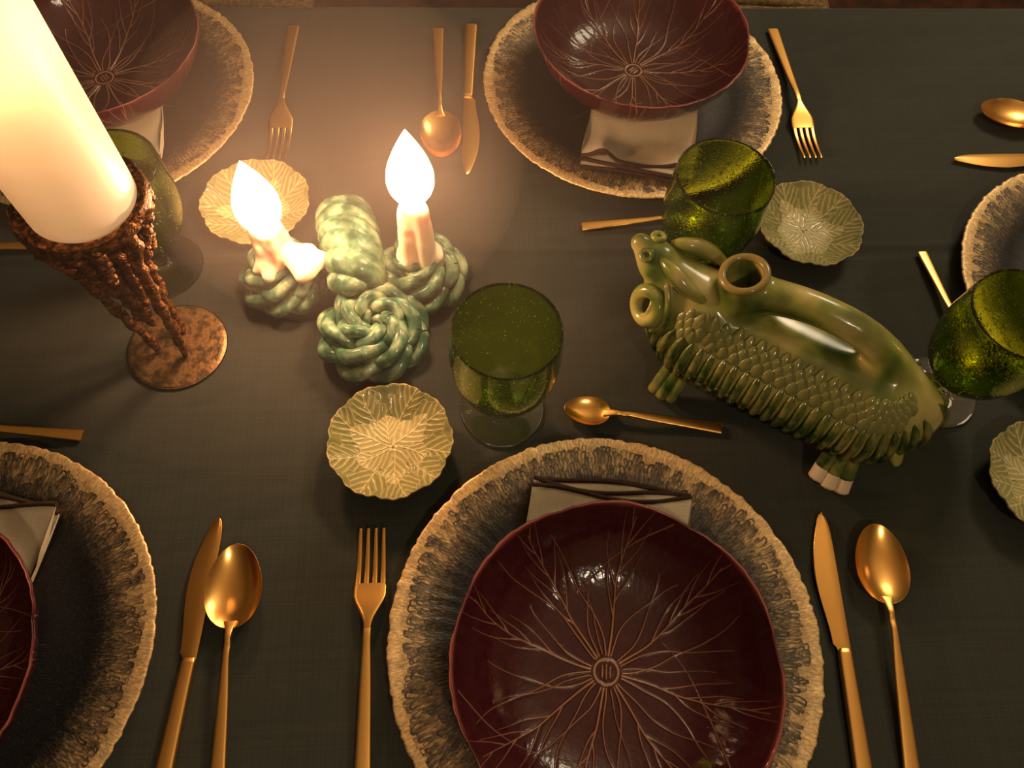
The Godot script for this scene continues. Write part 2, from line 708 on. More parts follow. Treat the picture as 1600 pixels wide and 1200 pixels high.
func make_materials() -> void:
	make_bowl_textures()
	make_saucer_textures()
	make_charger_textures()
	rng.seed = 77
	var cloth := weave("dark slate linen", Color(0.156, 0.163, 0.145), Color(0.208, 0.216, 0.192), 512, 128, 0.006)
	cloth.uv1_scale = Vector3.ONE * 19.0
	cloth.metallic_specular = 0.25
	var nap := weave("natural linen", Color(0.66, 0.61, 0.51), Color(0.72, 0.67, 0.57), 256, 64, 0.006)
	triplanar(nap, 22.0)
	nap.metallic_specular = 0.25
	var hem := mat("dark hem thread", Color(0.20, 0.14, 0.12), 0.85)
	hem.metallic_specular = 0.3

	var gold := mat("brushed gold", Color(0.92, 0.72, 0.41), 0.32, 1.0)
	gold.heightmap_enabled = true
	gold.heightmap_texture = noise_map(0.03, [], [], 256, FastNoiseLite.TYPE_SIMPLEX_SMOOTH, false, 5)
	gold.heightmap_scale = 0.002
	triplanar(gold, 18.0)
	mat("polished gold", Color(0.92, 0.72, 0.41), 0.21, 1.0)

	var bronze := mat("aged bronze", Color.WHITE, 0.42, 0.75)
	bronze.albedo_texture = noise_map(0.02, [Color(0.30, 0.24, 0.16), Color(0.42, 0.33, 0.22), Color(0.55, 0.40, 0.26), Color(0.46, 0.38, 0.25)], [0.2, 0.45, 0.6, 0.8], 256, FastNoiseLite.TYPE_SIMPLEX_SMOOTH, false, 5, 9)
	bronze.heightmap_enabled = true
	bronze.heightmap_texture = noise_map(0.05, [], [], 256, FastNoiseLite.TYPE_SIMPLEX_SMOOTH, false, 5, 8)
	bronze.heightmap_scale = 0.03
	triplanar(bronze, 16.0)
	var crust := mat("dripped bronze", Color.WHITE, 0.38, 0.8)
	crust.albedo_texture = noise_map(0.03, [Color(0.17, 0.10, 0.06), Color(0.42, 0.26, 0.14), Color(0.66, 0.44, 0.22)], [0.3, 0.55, 0.8], 256, FastNoiseLite.TYPE_SIMPLEX_SMOOTH, false, 4, 5)
	crust.heightmap_enabled = true
	crust.heightmap_texture = noise_map(0.06, [], [], 256, FastNoiseLite.TYPE_SIMPLEX_SMOOTH, false, 4, 6)
	crust.heightmap_scale = 0.12
	triplanar(crust, 22.0)

	var wax := mat("ivory wax", Color(0.93, 0.86, 0.74), 0.45)
	wax.subsurf_scatter_enabled = true
	wax.subsurf_scatter_strength = 0.45
	var thin := mat("glowing wax", Color(0.98, 0.96, 0.92), 0.4)
	thin.backlight_enabled = true
	thin.backlight = Color(0.76, 0.74, 0.70)
	mat("wick", Color(0.05, 0.04, 0.035), 0.9)
	var fl := mat("candle flame", Color(1, 0.9, 0.7), 1.0)
	fl.emission_enabled = true
	fl.emission = Color(1.0, 0.86, 0.62)
	fl.emission_energy_multiplier = 9.0

	var green := mat("green seeded glass", Color(0.72, 0.84, 0.26, 0.0), 0.02)
	green.refraction_enabled = true
	green.refraction_scale = 0.05
	green.heightmap_enabled = true
	green.heightmap_texture = noise_map(0.055, [Color.BLACK, Color.BLACK, Color.WHITE], [0.0, 0.52, 0.9], 512, FastNoiseLite.TYPE_CELLULAR, false, 2, 12)
	green.heightmap_scale = 0.012
	triplanar(green, 16.0)
	var clear := mat("clear glass", Color(0.97, 0.97, 0.95, 0.0), 0.01)
	clear.refraction_enabled = true
	clear.refraction_scale = 0.05

	mat("air bubble", Color(0.80, 0.83, 0.50), 0.25)
	var rope := mat("green rope glaze", Color.WHITE, 0.16)
	rope.albedo_texture = noise_map(0.012, [Color(0.13, 0.23, 0.17), Color(0.26, 0.40, 0.31), Color(0.58, 0.63, 0.50)], [0.25, 0.55, 0.85], 256, FastNoiseLite.TYPE_SIMPLEX_SMOOTH, false, 4, 17)
	triplanar(rope, 14.0)
	var jug := mat("olive jug glaze", Color.WHITE, 0.17)
	jug.albedo_texture = noise_map(0.009, [Color(0.17, 0.25, 0.08), Color(0.35, 0.41, 0.15), Color(0.54, 0.53, 0.27), Color(0.68, 0.62, 0.40)], [0.22, 0.42, 0.58, 0.82], 256, FastNoiseLite.TYPE_SIMPLEX_SMOOTH, false, 4, 23)
	triplanar(jug, 5.0)
	var scale_m := mat("scale glaze", Color.WHITE, 0.13)
	scale_m.albedo_texture = noise_map(0.01, [Color(0.22, 0.28, 0.13), Color(0.42, 0.44, 0.24), Color(0.54, 0.50, 0.32)], [0.25, 0.5, 0.8], 256, FastNoiseLite.TYPE_SIMPLEX_SMOOTH, false, 3, 29)
	triplanar(scale_m, 12.0)
	var rib_m := mat("rib glaze", Color.WHITE, 0.14)
	rib_m.albedo_texture = noise_map(0.014, [Color(0.12, 0.21, 0.09), Color(0.34, 0.38, 0.18), Color(0.52, 0.47, 0.28)], [0.3, 0.55, 0.85], 256, FastNoiseLite.TYPE_SIMPLEX_SMOOTH, false, 3, 37)
	triplanar(rib_m, 12.0)
	var spout := mat("spout glaze", Color(0.50, 0.43, 0.24), 0.15)
	spout.metallic_specular = 0.5
	mat("bare clay", Color(0.80, 0.72, 0.60), 0.55)

	var wood := mat("dark oak", Color.WHITE, 0.5)
	wood.albedo_texture = noise_map(0.02, [Color(0.16, 0.07, 0.04), Color(0.26, 0.12, 0.07)], [0.3, 0.7])
	triplanar(wood, 3.0)
	var rush := mat("woven rush", Color.WHITE, 0.85)
	rush.albedo_texture = noise_map(0.05, [Color(0.30, 0.22, 0.12), Color(0.50, 0.38, 0.22)], [0.3, 0.7])
	triplanar(rush, 8.0)
	var plaster := mat("warm plaster", Color.WHITE, 0.9)
	plaster.albedo_texture = noise_map(0.01, [Color(0.60, 0.52, 0.42), Color(0.66, 0.58, 0.48)], [0.3, 0.7])
	triplanar(plaster, 1.0)
	mat("ceiling paint", Color(0.78, 0.72, 0.64), 0.9)


# ------------------------------------------------------------------ the room
func build_room() -> void:
	var t := 0.12
	var lo := Vector3(-2.6, 0, -2.9)
	var hi := Vector3(2.9, 2.7, 1.6)
	var c := (lo + hi) * 0.5
	var s := hi - lo
	structure("floor", box(Vector3(s.x + 2 * t, t, s.z + 2 * t)), mats["dark oak"], Vector3(c.x, -t / 2, c.z))
	structure("ceiling", box(Vector3(s.x + 2 * t, t, s.z + 2 * t)), mats["ceiling paint"], Vector3(c.x, hi.y + t / 2, c.z))
	structure("wall_back", box(Vector3(s.x + 2 * t, s.y, t)), mats["warm plaster"], Vector3(c.x, c.y, lo.z - t / 2))
	structure("wall_front", box(Vector3(s.x + 2 * t, s.y, t)), mats["warm plaster"], Vector3(c.x, c.y, hi.z + t / 2))
	structure("wall_left", box(Vector3(t, s.y, s.z)), mats["warm plaster"], Vector3(lo.x - t / 2, c.y, c.z))
	structure("wall_right", box(Vector3(t, s.y, s.z)), mats["warm plaster"], Vector3(hi.x + t / 2, c.y, c.z))


const TABLE_AT := Vector3(0.12, 0, -0.380)
const TABLE_TURN := 0.124

func build_table() -> void:
	var o := thing("dining_table", "long dining table hidden under the dark linen tablecloth", "table", TABLE_AT, TABLE_TURN)
	part("tabletop", box(Vector3(2.3, 0.035, 0.927), 0.004), mats["dark oak"], o).position.y = TOP - 0.0225
	for x in [-1.05, 1.05]:
		for z in [-0.4, 0.4]:
			part("table_leg", box(Vector3(0.07, TOP - 0.041, 0.07), 0.006), mats["dark oak"], o).position = Vector3(x, (TOP - 0.041) / 2, z)
	# the cloth: a sheet over the top with a drop all round, a fold along its middle
	var nx := 240
	var nz := 560
	var hx := 1.156
	var hz := 0.469
	var drop := 0.22
	var f := func(a: float, b: float) -> Vector3:
		var x := (a - 0.5) * 2.0 * (hx + drop)
		var z := (b - 0.5) * 2.0 * (hz + drop)
		var y := 0.0
		var ox := maxf(absf(x) - hx, 0.0)
		var oz := maxf(absf(z) - hz, 0.0)
		var q := maxf(ox, oz)
		var px := clampf(x, -hx, hx) + signf(x) * minf(ox, 0.006)
		var pz := clampf(z, -hz, hz) + signf(z) * minf(oz, 0.006)
		if q > 0.0:
			y = -q
			var wv := 0.008 * q / drop
			px += signf(x) * (wv * sin(z * 17.0) + wv) * (1.0 if ox > 0.0 else 0.0)
			pz += signf(z) * (wv * sin(x * 15.0) + wv) * (1.0 if oz > 0.0 else 0.0)
		else:
			y -= 0.0015 * (0.5 + 0.5 * noise.get_noise_2d(x * 7.0, z * 10.0)) * 1.4
			y -= 0.0012 * maxf(0.0, noise.get_noise_2d(x * 3.0 + 40.0, z * 24.0 + x * 10.0))
			y += 0.0012 * exp(-pow((z + 0.110) / 0.0045, 2.0)) - 0.0012 * exp(-pow((z + 0.101) / 0.0045, 2.0))
			y = minf(y, 0.0)
		return Vector3(px, y, pz)
	var cl := thing("tablecloth", "dark slate green linen tablecloth with a pressed fold along its middle", "tablecloth", TABLE_AT + Vector3(0, TOP, 0), TABLE_TURN)
	part("cloth", surf(nx, nz, f, func(_a: float, _b: float, p: Vector3) -> Vector2: return Vector2(p.x, p.z - p.y), false, 1), mats["dark slate linen"], cl)


func build_chairs() -> void:
	var proto: Node3D
	var spots := [[Vector3(0.30, 0, -1.10), 0.06, "rush seated wooden chair across the table behind the maroon bowl"], [Vector3(-0.60, 0, -1.0), 0.12, "rush seated wooden chair across the table beyond the tall pillar candle"]]
	for k in spots.size():
		if k:
			copy(proto, "dining_chair", spots[k][2], spots[k][0], spots[k][1])
			continue
		proto = thing("dining_chair", spots[k][2], "chair", spots[k][0], spots[k][1], "chairs along the far side")
		var seat := part("seat", box(Vector3(0.44, 0.035, 0.42), 0.012), mats["woven rush"], proto)
		seat.position = Vector3(0, 0.455, 0)
		for i in 14:
			var st := part("rush_strand", tube(PackedVector3Array([Vector3(-0.21, 0, 0), Vector3(-0.1, 0.003, 0), Vector3(0.1, 0.003, 0), Vector3(0.21, 0, 0)]), even(0.011), 8), mats["woven rush"], seat)
			st.position = Vector3(0, 0.016, -0.19 + i * 0.0292)
		for x in [-0.2, 0.2]:
			part("leg", tube(PackedVector3Array([Vector3(x, 0.0, 0.19), Vector3(x, 0.2, 0.19), Vector3(x, 0.44, 0.19)]), func(_s: float, _a: float) -> float: return 0.017, 10), mats["dark oak"], proto)
			part("leg", tube(PackedVector3Array([Vector3(x, 0.0, -0.2), Vector3(x, 0.44, -0.2), Vector3(x, 0.95, -0.27)]), func(_s: float, _a: float) -> float: return 0.017, 10), mats["dark oak"], proto)
		for y in [0.62, 0.75, 0.88]:
			part("back_slat", box(Vector3(0.39, 0.06, 0.015), 0.004), mats["dark oak"], proto).position = Vector3(0, y, -0.2 - (y - 0.44) * 0.137)


# ------------------------------------------------------------------ plates, bowls, napkins
func sample(data: PackedFloat32Array, size: int, u: float, v: float) -> float:
	var x := clampi(int(u * size), 0, size - 1)
	var y := clampi(int(v * size), 0, size - 1)
	return data[y * size + x]

func charger_mesh() -> ArrayMesh:
	var R := 0.165
	var prof := [Vector2(0, 0.0045), Vector2(0.05, 0.0045), Vector2(0.09, 0.005), Vector2(0.108, 0.0065), Vector2(0.122, 0.0100), Vector2(0.138, 0.0140), Vector2(0.152, 0.0165), Vector2(0.162, 0.0180), Vector2(0.165, 0.0176), Vector2(0.164, 0.0160), Vector2(0.150, 0.0135), Vector2(0.12, 0.0055), Vector2(0.104, 0.0006), Vector2(0.06, 0.0004), Vector2(0, 0.0004)]
	var warp := func(p: Vector3, a: float, _b: float) -> Vector3:
		var r := Vector2(p.x, p.z).length() / R
		var n := noise.get_noise_2d(cos(a * TAU) * 5.5 + 9.0, sin(a * TAU) * 5.5)
		var n2 := noise.get_noise_2d(cos(a * TAU) * 17.0 + 29.0, sin(a * TAU) * 17.0)
		var k := 1.0 + smoothstep(0.85, 1.0, r) * (0.007 * absf(sin(a * PI * 17.0 + n * 9.0)) - 0.005 + 0.007 * n2)
		var y := p.y
		if r > 0.6:
			y += 0.0010 * smoothstep(0.6, 0.8, r) * n2 + 0.0008 * smoothstep(0.8, 1.0, r) * n
		return Vector3(p.x * k, maxf(y, 0.0003), p.z * k)
	return lathe(prof, 300, 7, warp, func(a: float, _b: float, p: Vector3) -> Vector2:
		return Vector2(a, clampf((Vector2(p.x, p.z).length() / R - 0.5) / 0.5, 0.004, 0.996)))

func bowl_mesh() -> ArrayMesh:
	var R := 0.112
	var prof := [Vector2(0, 0.0115), Vector2(0.02, 0.0115), Vector2(0.045, 0.0125), Vector2(0.063, 0.0155), Vector2(0.080, 0.0230), Vector2(0.094, 0.0350), Vector2(0.104, 0.0490), Vector2(0.1105, 0.0635), Vector2(0.1120, 0.0645), Vector2(0.1131, 0.0628), Vector2(0.107, 0.0470), Vector2(0.098, 0.0330), Vector2(0.084, 0.0190), Vector2(0.066, 0.0090), Vector2(0.052, 0.0040), Vector2(0.049, 0.0004), Vector2(0.044, 0.0004), Vector2(0.040, 0.004), Vector2(0, 0.004)]
	var inner := 7.0 / 18.0
	var warp := func(p: Vector3, a: float, b: float) -> Vector3:
		var r := Vector2(p.x, p.z).length() / R
		var lobe := absf(sin(a * PI * 7.0 + 0.6))
		var up := smoothstep(0.55, 1.0, r)
		var k := 1.0 + up * (0.022 * pow(lobe, 0.7) - 0.016 + 0.010 * noise.get_noise_2d(cos(a * TAU) * 6.0, sin(a * TAU) * 6.0))
		var y := p.y + up * 0.0025 * (lobe - 0.6)
		if b < inner + 0.01 and r < 0.98:
			y += 0.0006 * sample(bowl_relief, PIC, (p.x / R * 0.96 + 1) * 0.5, (p.z / R * 0.96 + 1) * 0.5)
		return Vector3(p.x * k, y, p.z * k)
	return lathe(prof, 320, 7, warp, func(_a: float, b: float, p: Vector3) -> Vector2:
		var k := 0.945 if b < 0.475 else 0.895
		return Vector2((p.x / R * k + 1) * 0.5, (p.z / R * k + 1) * 0.5))

func plate_top(r: float) -> float:
	var prof := [Vector2(0, 0.0), Vector2(0.092, 0.0003), Vector2(0.108, 0.0022), Vector2(0.122, 0.0060), Vector2(0.138, 0.0098), Vector2(0.152, 0.0124), Vector2(0.18, 0.014)]
	for k in prof.size() - 1:
		if r <= prof[k + 1].x:
			return lerpf(prof[k].y, prof[k + 1].y, (r - prof[k].x) / (prof[k + 1].x - prof[k].x))
	return 0.014

func napkin(label: String, at: Vector3, turn: float, width: float, depth: float, sd: int, roll: bool, plate: Vector2) -> Node3D:
	# a folded napkin: stacked layers whose stitched hems face +z
	var o := thing("napkin", label, "napkin", at, turn, "folded napkins")
	var layers := 3
	for L in layers:
		var lift := 0.0026 + L * 0.0026
		var zend := depth * 0.5 - 0.005 * L
		var slant := [0.0, 0.012, -0.075][L] as float
		var wy := func(x: float, z: float) -> float:
			var edge := smoothstep(depth * 0.12, depth * 0.5, z)
			var gx := at.x + x * cos(turn) + z * sin(turn)
			var gz := at.z - x * sin(turn) + z * cos(turn)
			var rr := Vector2(gx, gz).distance_to(plate)
			var y := lift + plate_top(rr) + 0.0006 * noise.get_noise_3d(x * 30.0, z * 30.0, L * 3.0 + sd)
			y += edge * (0.0016 * L) * (0.9 + sin(x / width * 6.0 + L * 2.1 + sd))
			if roll and L == layers - 1:
				y += smoothstep(0.0, depth * 0.5, z) * 0.012 * exp(-pow((x + width * 0.32) / (width * 0.10), 2.0))
				y += smoothstep(0.0, depth * 0.5, z) * 0.006 * exp(-pow((x - width * 0.45) / (width * 0.18), 2.0))
			return y
		var rings := []
		var n := 36
		for k in n + 1:
			var x := (float(k) / n - 0.5) * width * (1.0 + 0.012 * L)
			var ring := PackedVector3Array()
			var th := 0.0011
			var ze := zend + slant * x + 0.0035 * sin(x / width * 5.0 + L * 1.7 + sd)
			for j in 25:
				var z := lerpf(-depth * 0.5, ze, j / 24.0)
				ring.append(Vector3(x + 0.001 * sin(z * 60.0 + L), wy.call(x, z) + th, z))
			for j in 25:
				var z := lerpf(ze, -depth * 0.5, j / 24.0)
				ring.append(Vector3(x + 0.001 * sin(z * 60.0 + L), wy.call(x, z), z))
			rings.append(ring)
		part("fold", loft(rings), mats["natural linen"], o)
		var path := PackedVector3Array()
		for k in 181:
			var x := (k / 180.0 - 0.5) * width * (1.0 + 0.012 * L)
			var z := zend + slant * x + 0.0035 * sin(x / width * 5.0 + L * 1.7 + sd)
			path.append(Vector3(x + 0.001 * sin(z * 60.0 + L), float(wy.call(x, z)) + 0.0006, z + 0.0006))
		part("hem", tube(path, func(s: float, _a: float) -> float: return 0.0020 + 0.0004 * sin(s * 440.0), 8), mats["dark hem thread"], o)
	return o

func build_place_settings() -> void:
	var cm := charger_mesh()
	var spots := [
		[Vector3(0.088, 0, -0.107), 0.0, "gilded glass charger plate under the nearest maroon bowl"],
		[Vector3(0.105, 0, -0.706), 2.1, "gilded glass charger plate at the far edge under a bowl and white napkin"],
		[Vector3(-0.4133, 0, -0.0576), 4.0, "gilded glass charger plate beside the knife and tablespoon near the candle holder base"],
		[Vector3(-0.469, 0, -0.6273), 5.2, "gilded glass charger plate behind the tall pillar candle"],
		[Vector3(0.5950, 0, -0.4720), 3.1, "gilded glass charger plate beyond the goblet behind the jug, with no bowl showing"]]
	var first: Node3D
	for s in spots:
		var at: Vector3 = s[0] + Vector3(0, TOP, 0)
		if first:
			copy(first, "charger_plate", s[2], at, s[1])
		else:
			first = thing("charger_plate", s[2], "plate", at, s[1], "gilded charger plates")
			part("plate_body", cm, mats["gilded glass"], first)
	var bm := bowl_mesh()
	var bowls := [
		[Vector3(0.087, 0.0154, -0.082), 0.0, "aubergine cabbage leaf bowl seen whole, nearest on the table"],
		[Vector3(0.1035, 0.0154, -0.712), 2.45, "aubergine cabbage leaf bowl at the far edge above a white napkin"],
		[Vector3(-0.4110, 0.0154, -0.037), 1.1, "aubergine cabbage leaf bowl cut by the frame, beside the knife and tablespoon"],
		[Vector3(-0.4560, 0.0154, -0.633), 3.9, "aubergine cabbage leaf bowl just behind the tall pillar candle"]]
	first = null
	for s in bowls:
		var at: Vector3 = s[0] + Vector3(0, TOP, 0)
		if first:
			copy(first, "leaf_bowl", s[2], at, s[1])
		else:
			first = thing("leaf_bowl", s[2], "bowl", at, s[1], "aubergine leaf bowls")
			part("bowl_body", bm, mats["aubergine glaze"], first)
	var y := TOP + 0.0052
	napkin("grey linen napkin with dark stitched hems under the nearest maroon bowl", Vector3(0.0855, y, -0.168), PI - 0.05, 0.128, 0.125, 2, false, Vector2(0.088, -0.107))
	napkin("pale linen napkin with a curled hem under the far bowl", Vector3(0.1155, y, -0.640), -0.12, 0.112, 0.140, 5, true, Vector2(0.105, -0.706))
	napkin("tan linen napkin under the bowl cut by the frame beside the tablespoon", Vector3(-0.421, y, -0.112), PI - 0.1, 0.128, 0.135, 7, false, Vector2(-0.4133, -0.0576))
	napkin("tan linen napkin under the bowl behind the tall pillar candle", Vector3(-0.4465, y, -0.570), 0.3, 0.122, 0.13, 9, false, Vector2(-0.469, -0.6273))


func build_saucers() -> void:
	var R := 0.0526
	var prof := [Vector2(0, 0.0060), Vector2(0.012, 0.0060), Vector2(0.024, 0.0064), Vector2(0.030, 0.0085), Vector2(0.038, 0.0130), Vector2(0.046, 0.0178), Vector2(0.0515, 0.0218), Vector2(0.0526, 0.0215), Vector2(0.0515, 0.0192), Vector2(0.044, 0.0135), Vector2(0.034, 0.0070), Vector2(0.026, 0.0030), Vector2(0.024, 0.0005), Vector2(0.021, 0.0005), Vector2(0.019, 0.003), Vector2(0, 0.003)]
	var warp := func(p: Vector3, a: float, b: float) -> Vector3:
		var r := Vector2(p.x, p.z).length() / R
		var k := 1.0 + smoothstep(0.6, 1.0, r) * (0.045 * pow(absf(sin(a * PI * 9.0 + 0.6)), 0.8) + 0.008 * sin(a * TAU * 31.0) - 0.032)
		var y := p.y
		if b < 0.42:
			y += 0.0009 * sample(leaf_relief, LEAF, (p.x / R * 0.94 + 1) * 0.5, (p.z / R * 0.94 + 1) * 0.5)
		return Vector3(p.x * k, y, p.z * k)
	var mesh := lathe(prof, 240, 7, warp, func(_a: float, _b: float, p: Vector3) -> Vector2:
		return Vector2((p.x / R * 0.925 + 1) * 0.5, (p.z / R * 0.925 + 1) * 0.5))
	var spots := [
		[Vector3(-0.0983, 0, -0.2530), 0.3, "leaf moulded saucer between the nearest fork and the rope candle holder"],
		[Vector3(0.2832, 0, -0.5251), 1.7, "leaf moulded saucer behind the fish jug with a brightly glinting centre"],
		[Vector3(-0.2665, 0, -0.4930), 2.9, "leaf moulded saucer behind the left candle flame"],
		[Vector3(0.4640, 0, -0.2700), 4.2, "leaf moulded saucer cut by the frame past the tablespoon"]]
	var first: Node3D
	for s in spots:
		var at: Vector3 = s[0] + Vector3(0, TOP, 0)
		if first:
			copy(first, "leaf_saucer", s[2], at, s[1])
		else:
			first = thing("leaf_saucer", s[2], "saucer", at, s[1], "leaf saucers")
			part("saucer_body", mesh, mats["celadon glaze"], first)


const WALL := [Vector2(0.0250, 0.0445), Vector2(0.0360, 0.0608), Vector2(0.0415, 0.0800), Vector2(0.0430, 0.0980), Vector2(0.0422, 0.1180), Vector2(0.0411, 0.1352)]

func build_goblets() -> void:
	var bowl := lathe([Vector2(0, 0.0345), Vector2(0.012, 0.0355), Vector2(0.026, 0.0435), Vector2(0.037, 0.0600), Vector2(0.0425, 0.0800), Vector2(0.0440, 0.0980), Vector2(0.0432, 0.1180), Vector2(0.0420, 0.1352), Vector2(0.0412, 0.1362), Vector2(0.0402, 0.1350), Vector2(0.0412, 0.1180), Vector2(0.0420, 0.0980), Vector2(0.0405, 0.0800), Vector2(0.0350, 0.0615), Vector2(0.0245, 0.0460), Vector2(0.011, 0.0390), Vector2(0, 0.0382)], 96, 5)
	var foot := lathe([Vector2(0, 0.0345), Vector2(0.0075, 0.0345), Vector2(0.0090, 0.0325), Vector2(0.0072, 0.0290), Vector2(0.0062, 0.0240), Vector2(0.0085, 0.0200), Vector2(0.0088, 0.0165), Vector2(0.0068, 0.0125), Vector2(0.0095, 0.0075), Vector2(0.0200, 0.0042), Vector2(0.0350, 0.0026), Vector2(0.0368, 0.0016), Vector2(0.0355, 0.0004), Vector2(0.02, 0.0004), Vector2(0, 0.0008)], 72, 5)
	var spots := [
		[Vector3(-0.0070, 0, -0.3005), "green bubbled goblet on a clear foot behind the teaspoon, beside the rope holder"],
		[Vector3(0.1635, 0, -0.4680), "green bubbled goblet standing behind the fish jug in front of the far plate"],
		[Vector3(0.3900, 0, -0.3546), "green bubbled goblet at the tail end of the fish jug"],
		[Vector3(-0.3431, 0, -0.4205), "green bubbled goblet standing behind the bronze candle holder"]]
	var first: Node3D
	for k in spots.size():
		var at: Vector3 = spots[k][0] + Vector3(0, TOP, 0)
		if first:
			copy(first, "goblet", spots[k][1], at, k * 1.3)
		else:
			first = thing("goblet", spots[k][1], "goblet", at, 0.0, "green goblets")
			part("cup", bowl, mats["green seeded glass"], first)
			var f := part("foot", foot, mats["clear glass"], first)
			f.set_meta("label", "clear glass foot and stem")
			rng.seed = 90
			var bub := MultiMesh.new()
			bub.transform_format = MultiMesh.TRANSFORM_3D
			var ball := []
			for q in 9:
				ball.append(Vector2(sin(PI * q / 8.0), cos(PI * q / 8.0)))
			bub.mesh = lathe(ball, 10, 1)
			bub.instance_count = 340
			for q in 340:
				var y := rng.randf_range(0.050, 0.132)
				var a := rng.randf() * TAU
				var r := 0.0
				for e in WALL.size() - 1:
					if y >= WALL[e].y and y <= WALL[e + 1].y:
						r = lerpf(WALL[e].x, WALL[e + 1].x, (y - WALL[e].y) / (WALL[e + 1].y - WALL[e].y))
				var z := rng.randf_range(0.00022, 0.00055)
				bub.set_instance_transform(q, Transform3D(Basis.from_scale(Vector3(z, z * 1.2, z)), Vector3(cos(a) * r, y, sin(a) * r)))
			var bi := MultiMeshInstance3D.new()
			bi.name = "air_bubbles"
			bi.multimesh = bub
			bi.material_override = mats["air bubble"]
			bi.set_meta("kind", "stuff")
			first.add_child(bi)


# ------------------------------------------------------------------ cutlery (tip at the origin, handle along +x, edge towards +z)
func bar(stations: Array, n := 16) -> ArrayMesh:
	# stations: x, z centre, half width, bottom y, thickness
	var rings := []
	for s in stations:
		var ring := PackedVector3Array()
		for i in n:
			var a := TAU * i / n
			var cx := signf(cos(a)) * pow(absf(cos(a)), 0.55)
			var cy := signf(sin(a)) * pow(absf(sin(a)), 0.8)
			ring.append(Vector3(s[0], s[3] + s[4] * (0.5 + 0.5 * cy), s[1] + s[2] * cx))
		rings.append(ring)
	return loft(rings)

func dense(stations: Array, steps: int) -> Array:
	var out := []
	for k in stations.size() - 1:
		for i in steps:
			var row := []
			for c in 5:
				var p0: float = stations[maxi(k - 1, 0)][c]
				var p1: float = stations[k][c]
				var p2: float = stations[k + 1][c]
				var p3: float = stations[mini(k + 2, stations.size() - 1)][c]
				row.append(cubic_interpolate(p1, p2, p0, p3, float(i) / steps))
			out.append(row)
	out.append(stations[stations.size() - 1])
	return out

func handle_stations(x0: float, x1: float, w0: float, w1: float, y0: float) -> Array:
	var L := x1 - x0
	return [[x0, 0, w0, y0, 0.0030], [x0 + L * 0.08, 0, w0, y0 + 0.0006, 0.0030], [x0 + L * 0.3, 0, lerpf(w0, w1, 0.32), y0 * 0.76, 0.0030], [x0 + L * 0.65, 0, lerpf(w0, w1, 0.66), y0 * 0.36 + 0.0003, 0.0032], [x1 - 0.004, 0, w1 * 0.995, 0.0006, 0.0034], [x1, 0, w1 * 0.96, 0.0008, 0.0028]]

func make_spoon(called: String, label: String, length: float, bowl_l: float, bowl_w: float, w1: float) -> Node3D:
	var o := thing(called, label, "spoon", Vector3.ZERO, 0.0, "gold cutlery")
	var hw := bowl_w * 0.5
	var depth := bowl_w * 0.19
	var neck := bowl_l + 0.012
	var f := func(a: float, b: float) -> Vector3:
		# b runs from the middle of the hollow out to the rim and back underneath
		var q := b * 2.0 if b < 0.5 else (1.0 - b) * 2.0
		var r := sin(q * PI * 0.5)
		var ang := a * TAU
		var egg := 1.0 - 0.12 * cos(ang)
		var x := bowl_l * 0.5 - cos(ang) * r * bowl_l * 0.5
		var z := sin(ang) * r * hw * egg
		var y := depth + 0.0016 - depth * (1.0 - pow(r, 2.4)) + 0.0018 * pow(absf(x / bowl_l - 0.4), 2.0)
		return Vector3(x, y + (0.0013 if b < 0.5 else -0.0001 * (1.0 - r)), z)
	part("spoon_bowl", surf(64, 40, f, no_uv, true), mats["polished gold"], o)
	var top := depth + 0.0012
	var st := [[bowl_l - 0.006, 0, hw * 0.24, top - 0.0010, 0.0022], [bowl_l - 0.001, 0, 0.0034, top + 0.0000, 0.0030], [bowl_l + 0.006, 0, 0.0025, top + 0.0016, 0.0034]]
	st.append_array(handle_stations(neck, length, 0.0025, w1, top + 0.0012))
	part("handle", bar(dense(st, 6)), mats["brushed gold"], o)
	return o

func make_fork(label: String) -> Node3D:
	var o := thing("fork", label, "fork", Vector3.ZERO, 0.0, "gold cutlery")
	var curve := func(x: float) -> float: return 0.0012 + 0.0085 * pow(clampf(1.0 - absf(x - 0.030) / 0.045, 0.0, 1.0), 0.0) * smoothstep(0.032, 0.078, x) + 0.0035 * pow(clampf((0.030 - x) / 0.030, 0.0, 1.0), 2.0)
	for k in 4:
		var z := (k - 1.5) * 0.0066
		var st := []
		for i in 13:
			var x := 0.047 * i / 12.0
			var w := lerpf(0.0012, 0.0024, pow(i / 12.0, 0.6))
			st.append([x, z * lerpf(0.94, 1.0, i / 12.0), w, curve.call(x), 0.0018 if i > 0 else 0.0009])
		part("tine", bar(st, 10), mats["polished gold"], o)
	var head := []
	for i in 15:
		var s := i / 14.0
		var x := lerpf(0.0445, 0.080, s)
		var w := lerpf(0.0128, 0.0031, pow(smoothstep(0.25, 1.0, s), 0.85))
		if i == 0:
			w = 0.0122
		head.append([x, 0, w, curve.call(x) - 0.0003 * sin(s * PI), 0.0021 + 0.0009 * s])
	part("fork_head", bar(head, 20), mats["polished gold"], o)
	part("handle", bar(dense(handle_stations(0.079, 0.205, 0.0031, 0.0068, 0.0094), 6)), mats["brushed gold"], o)
	return o

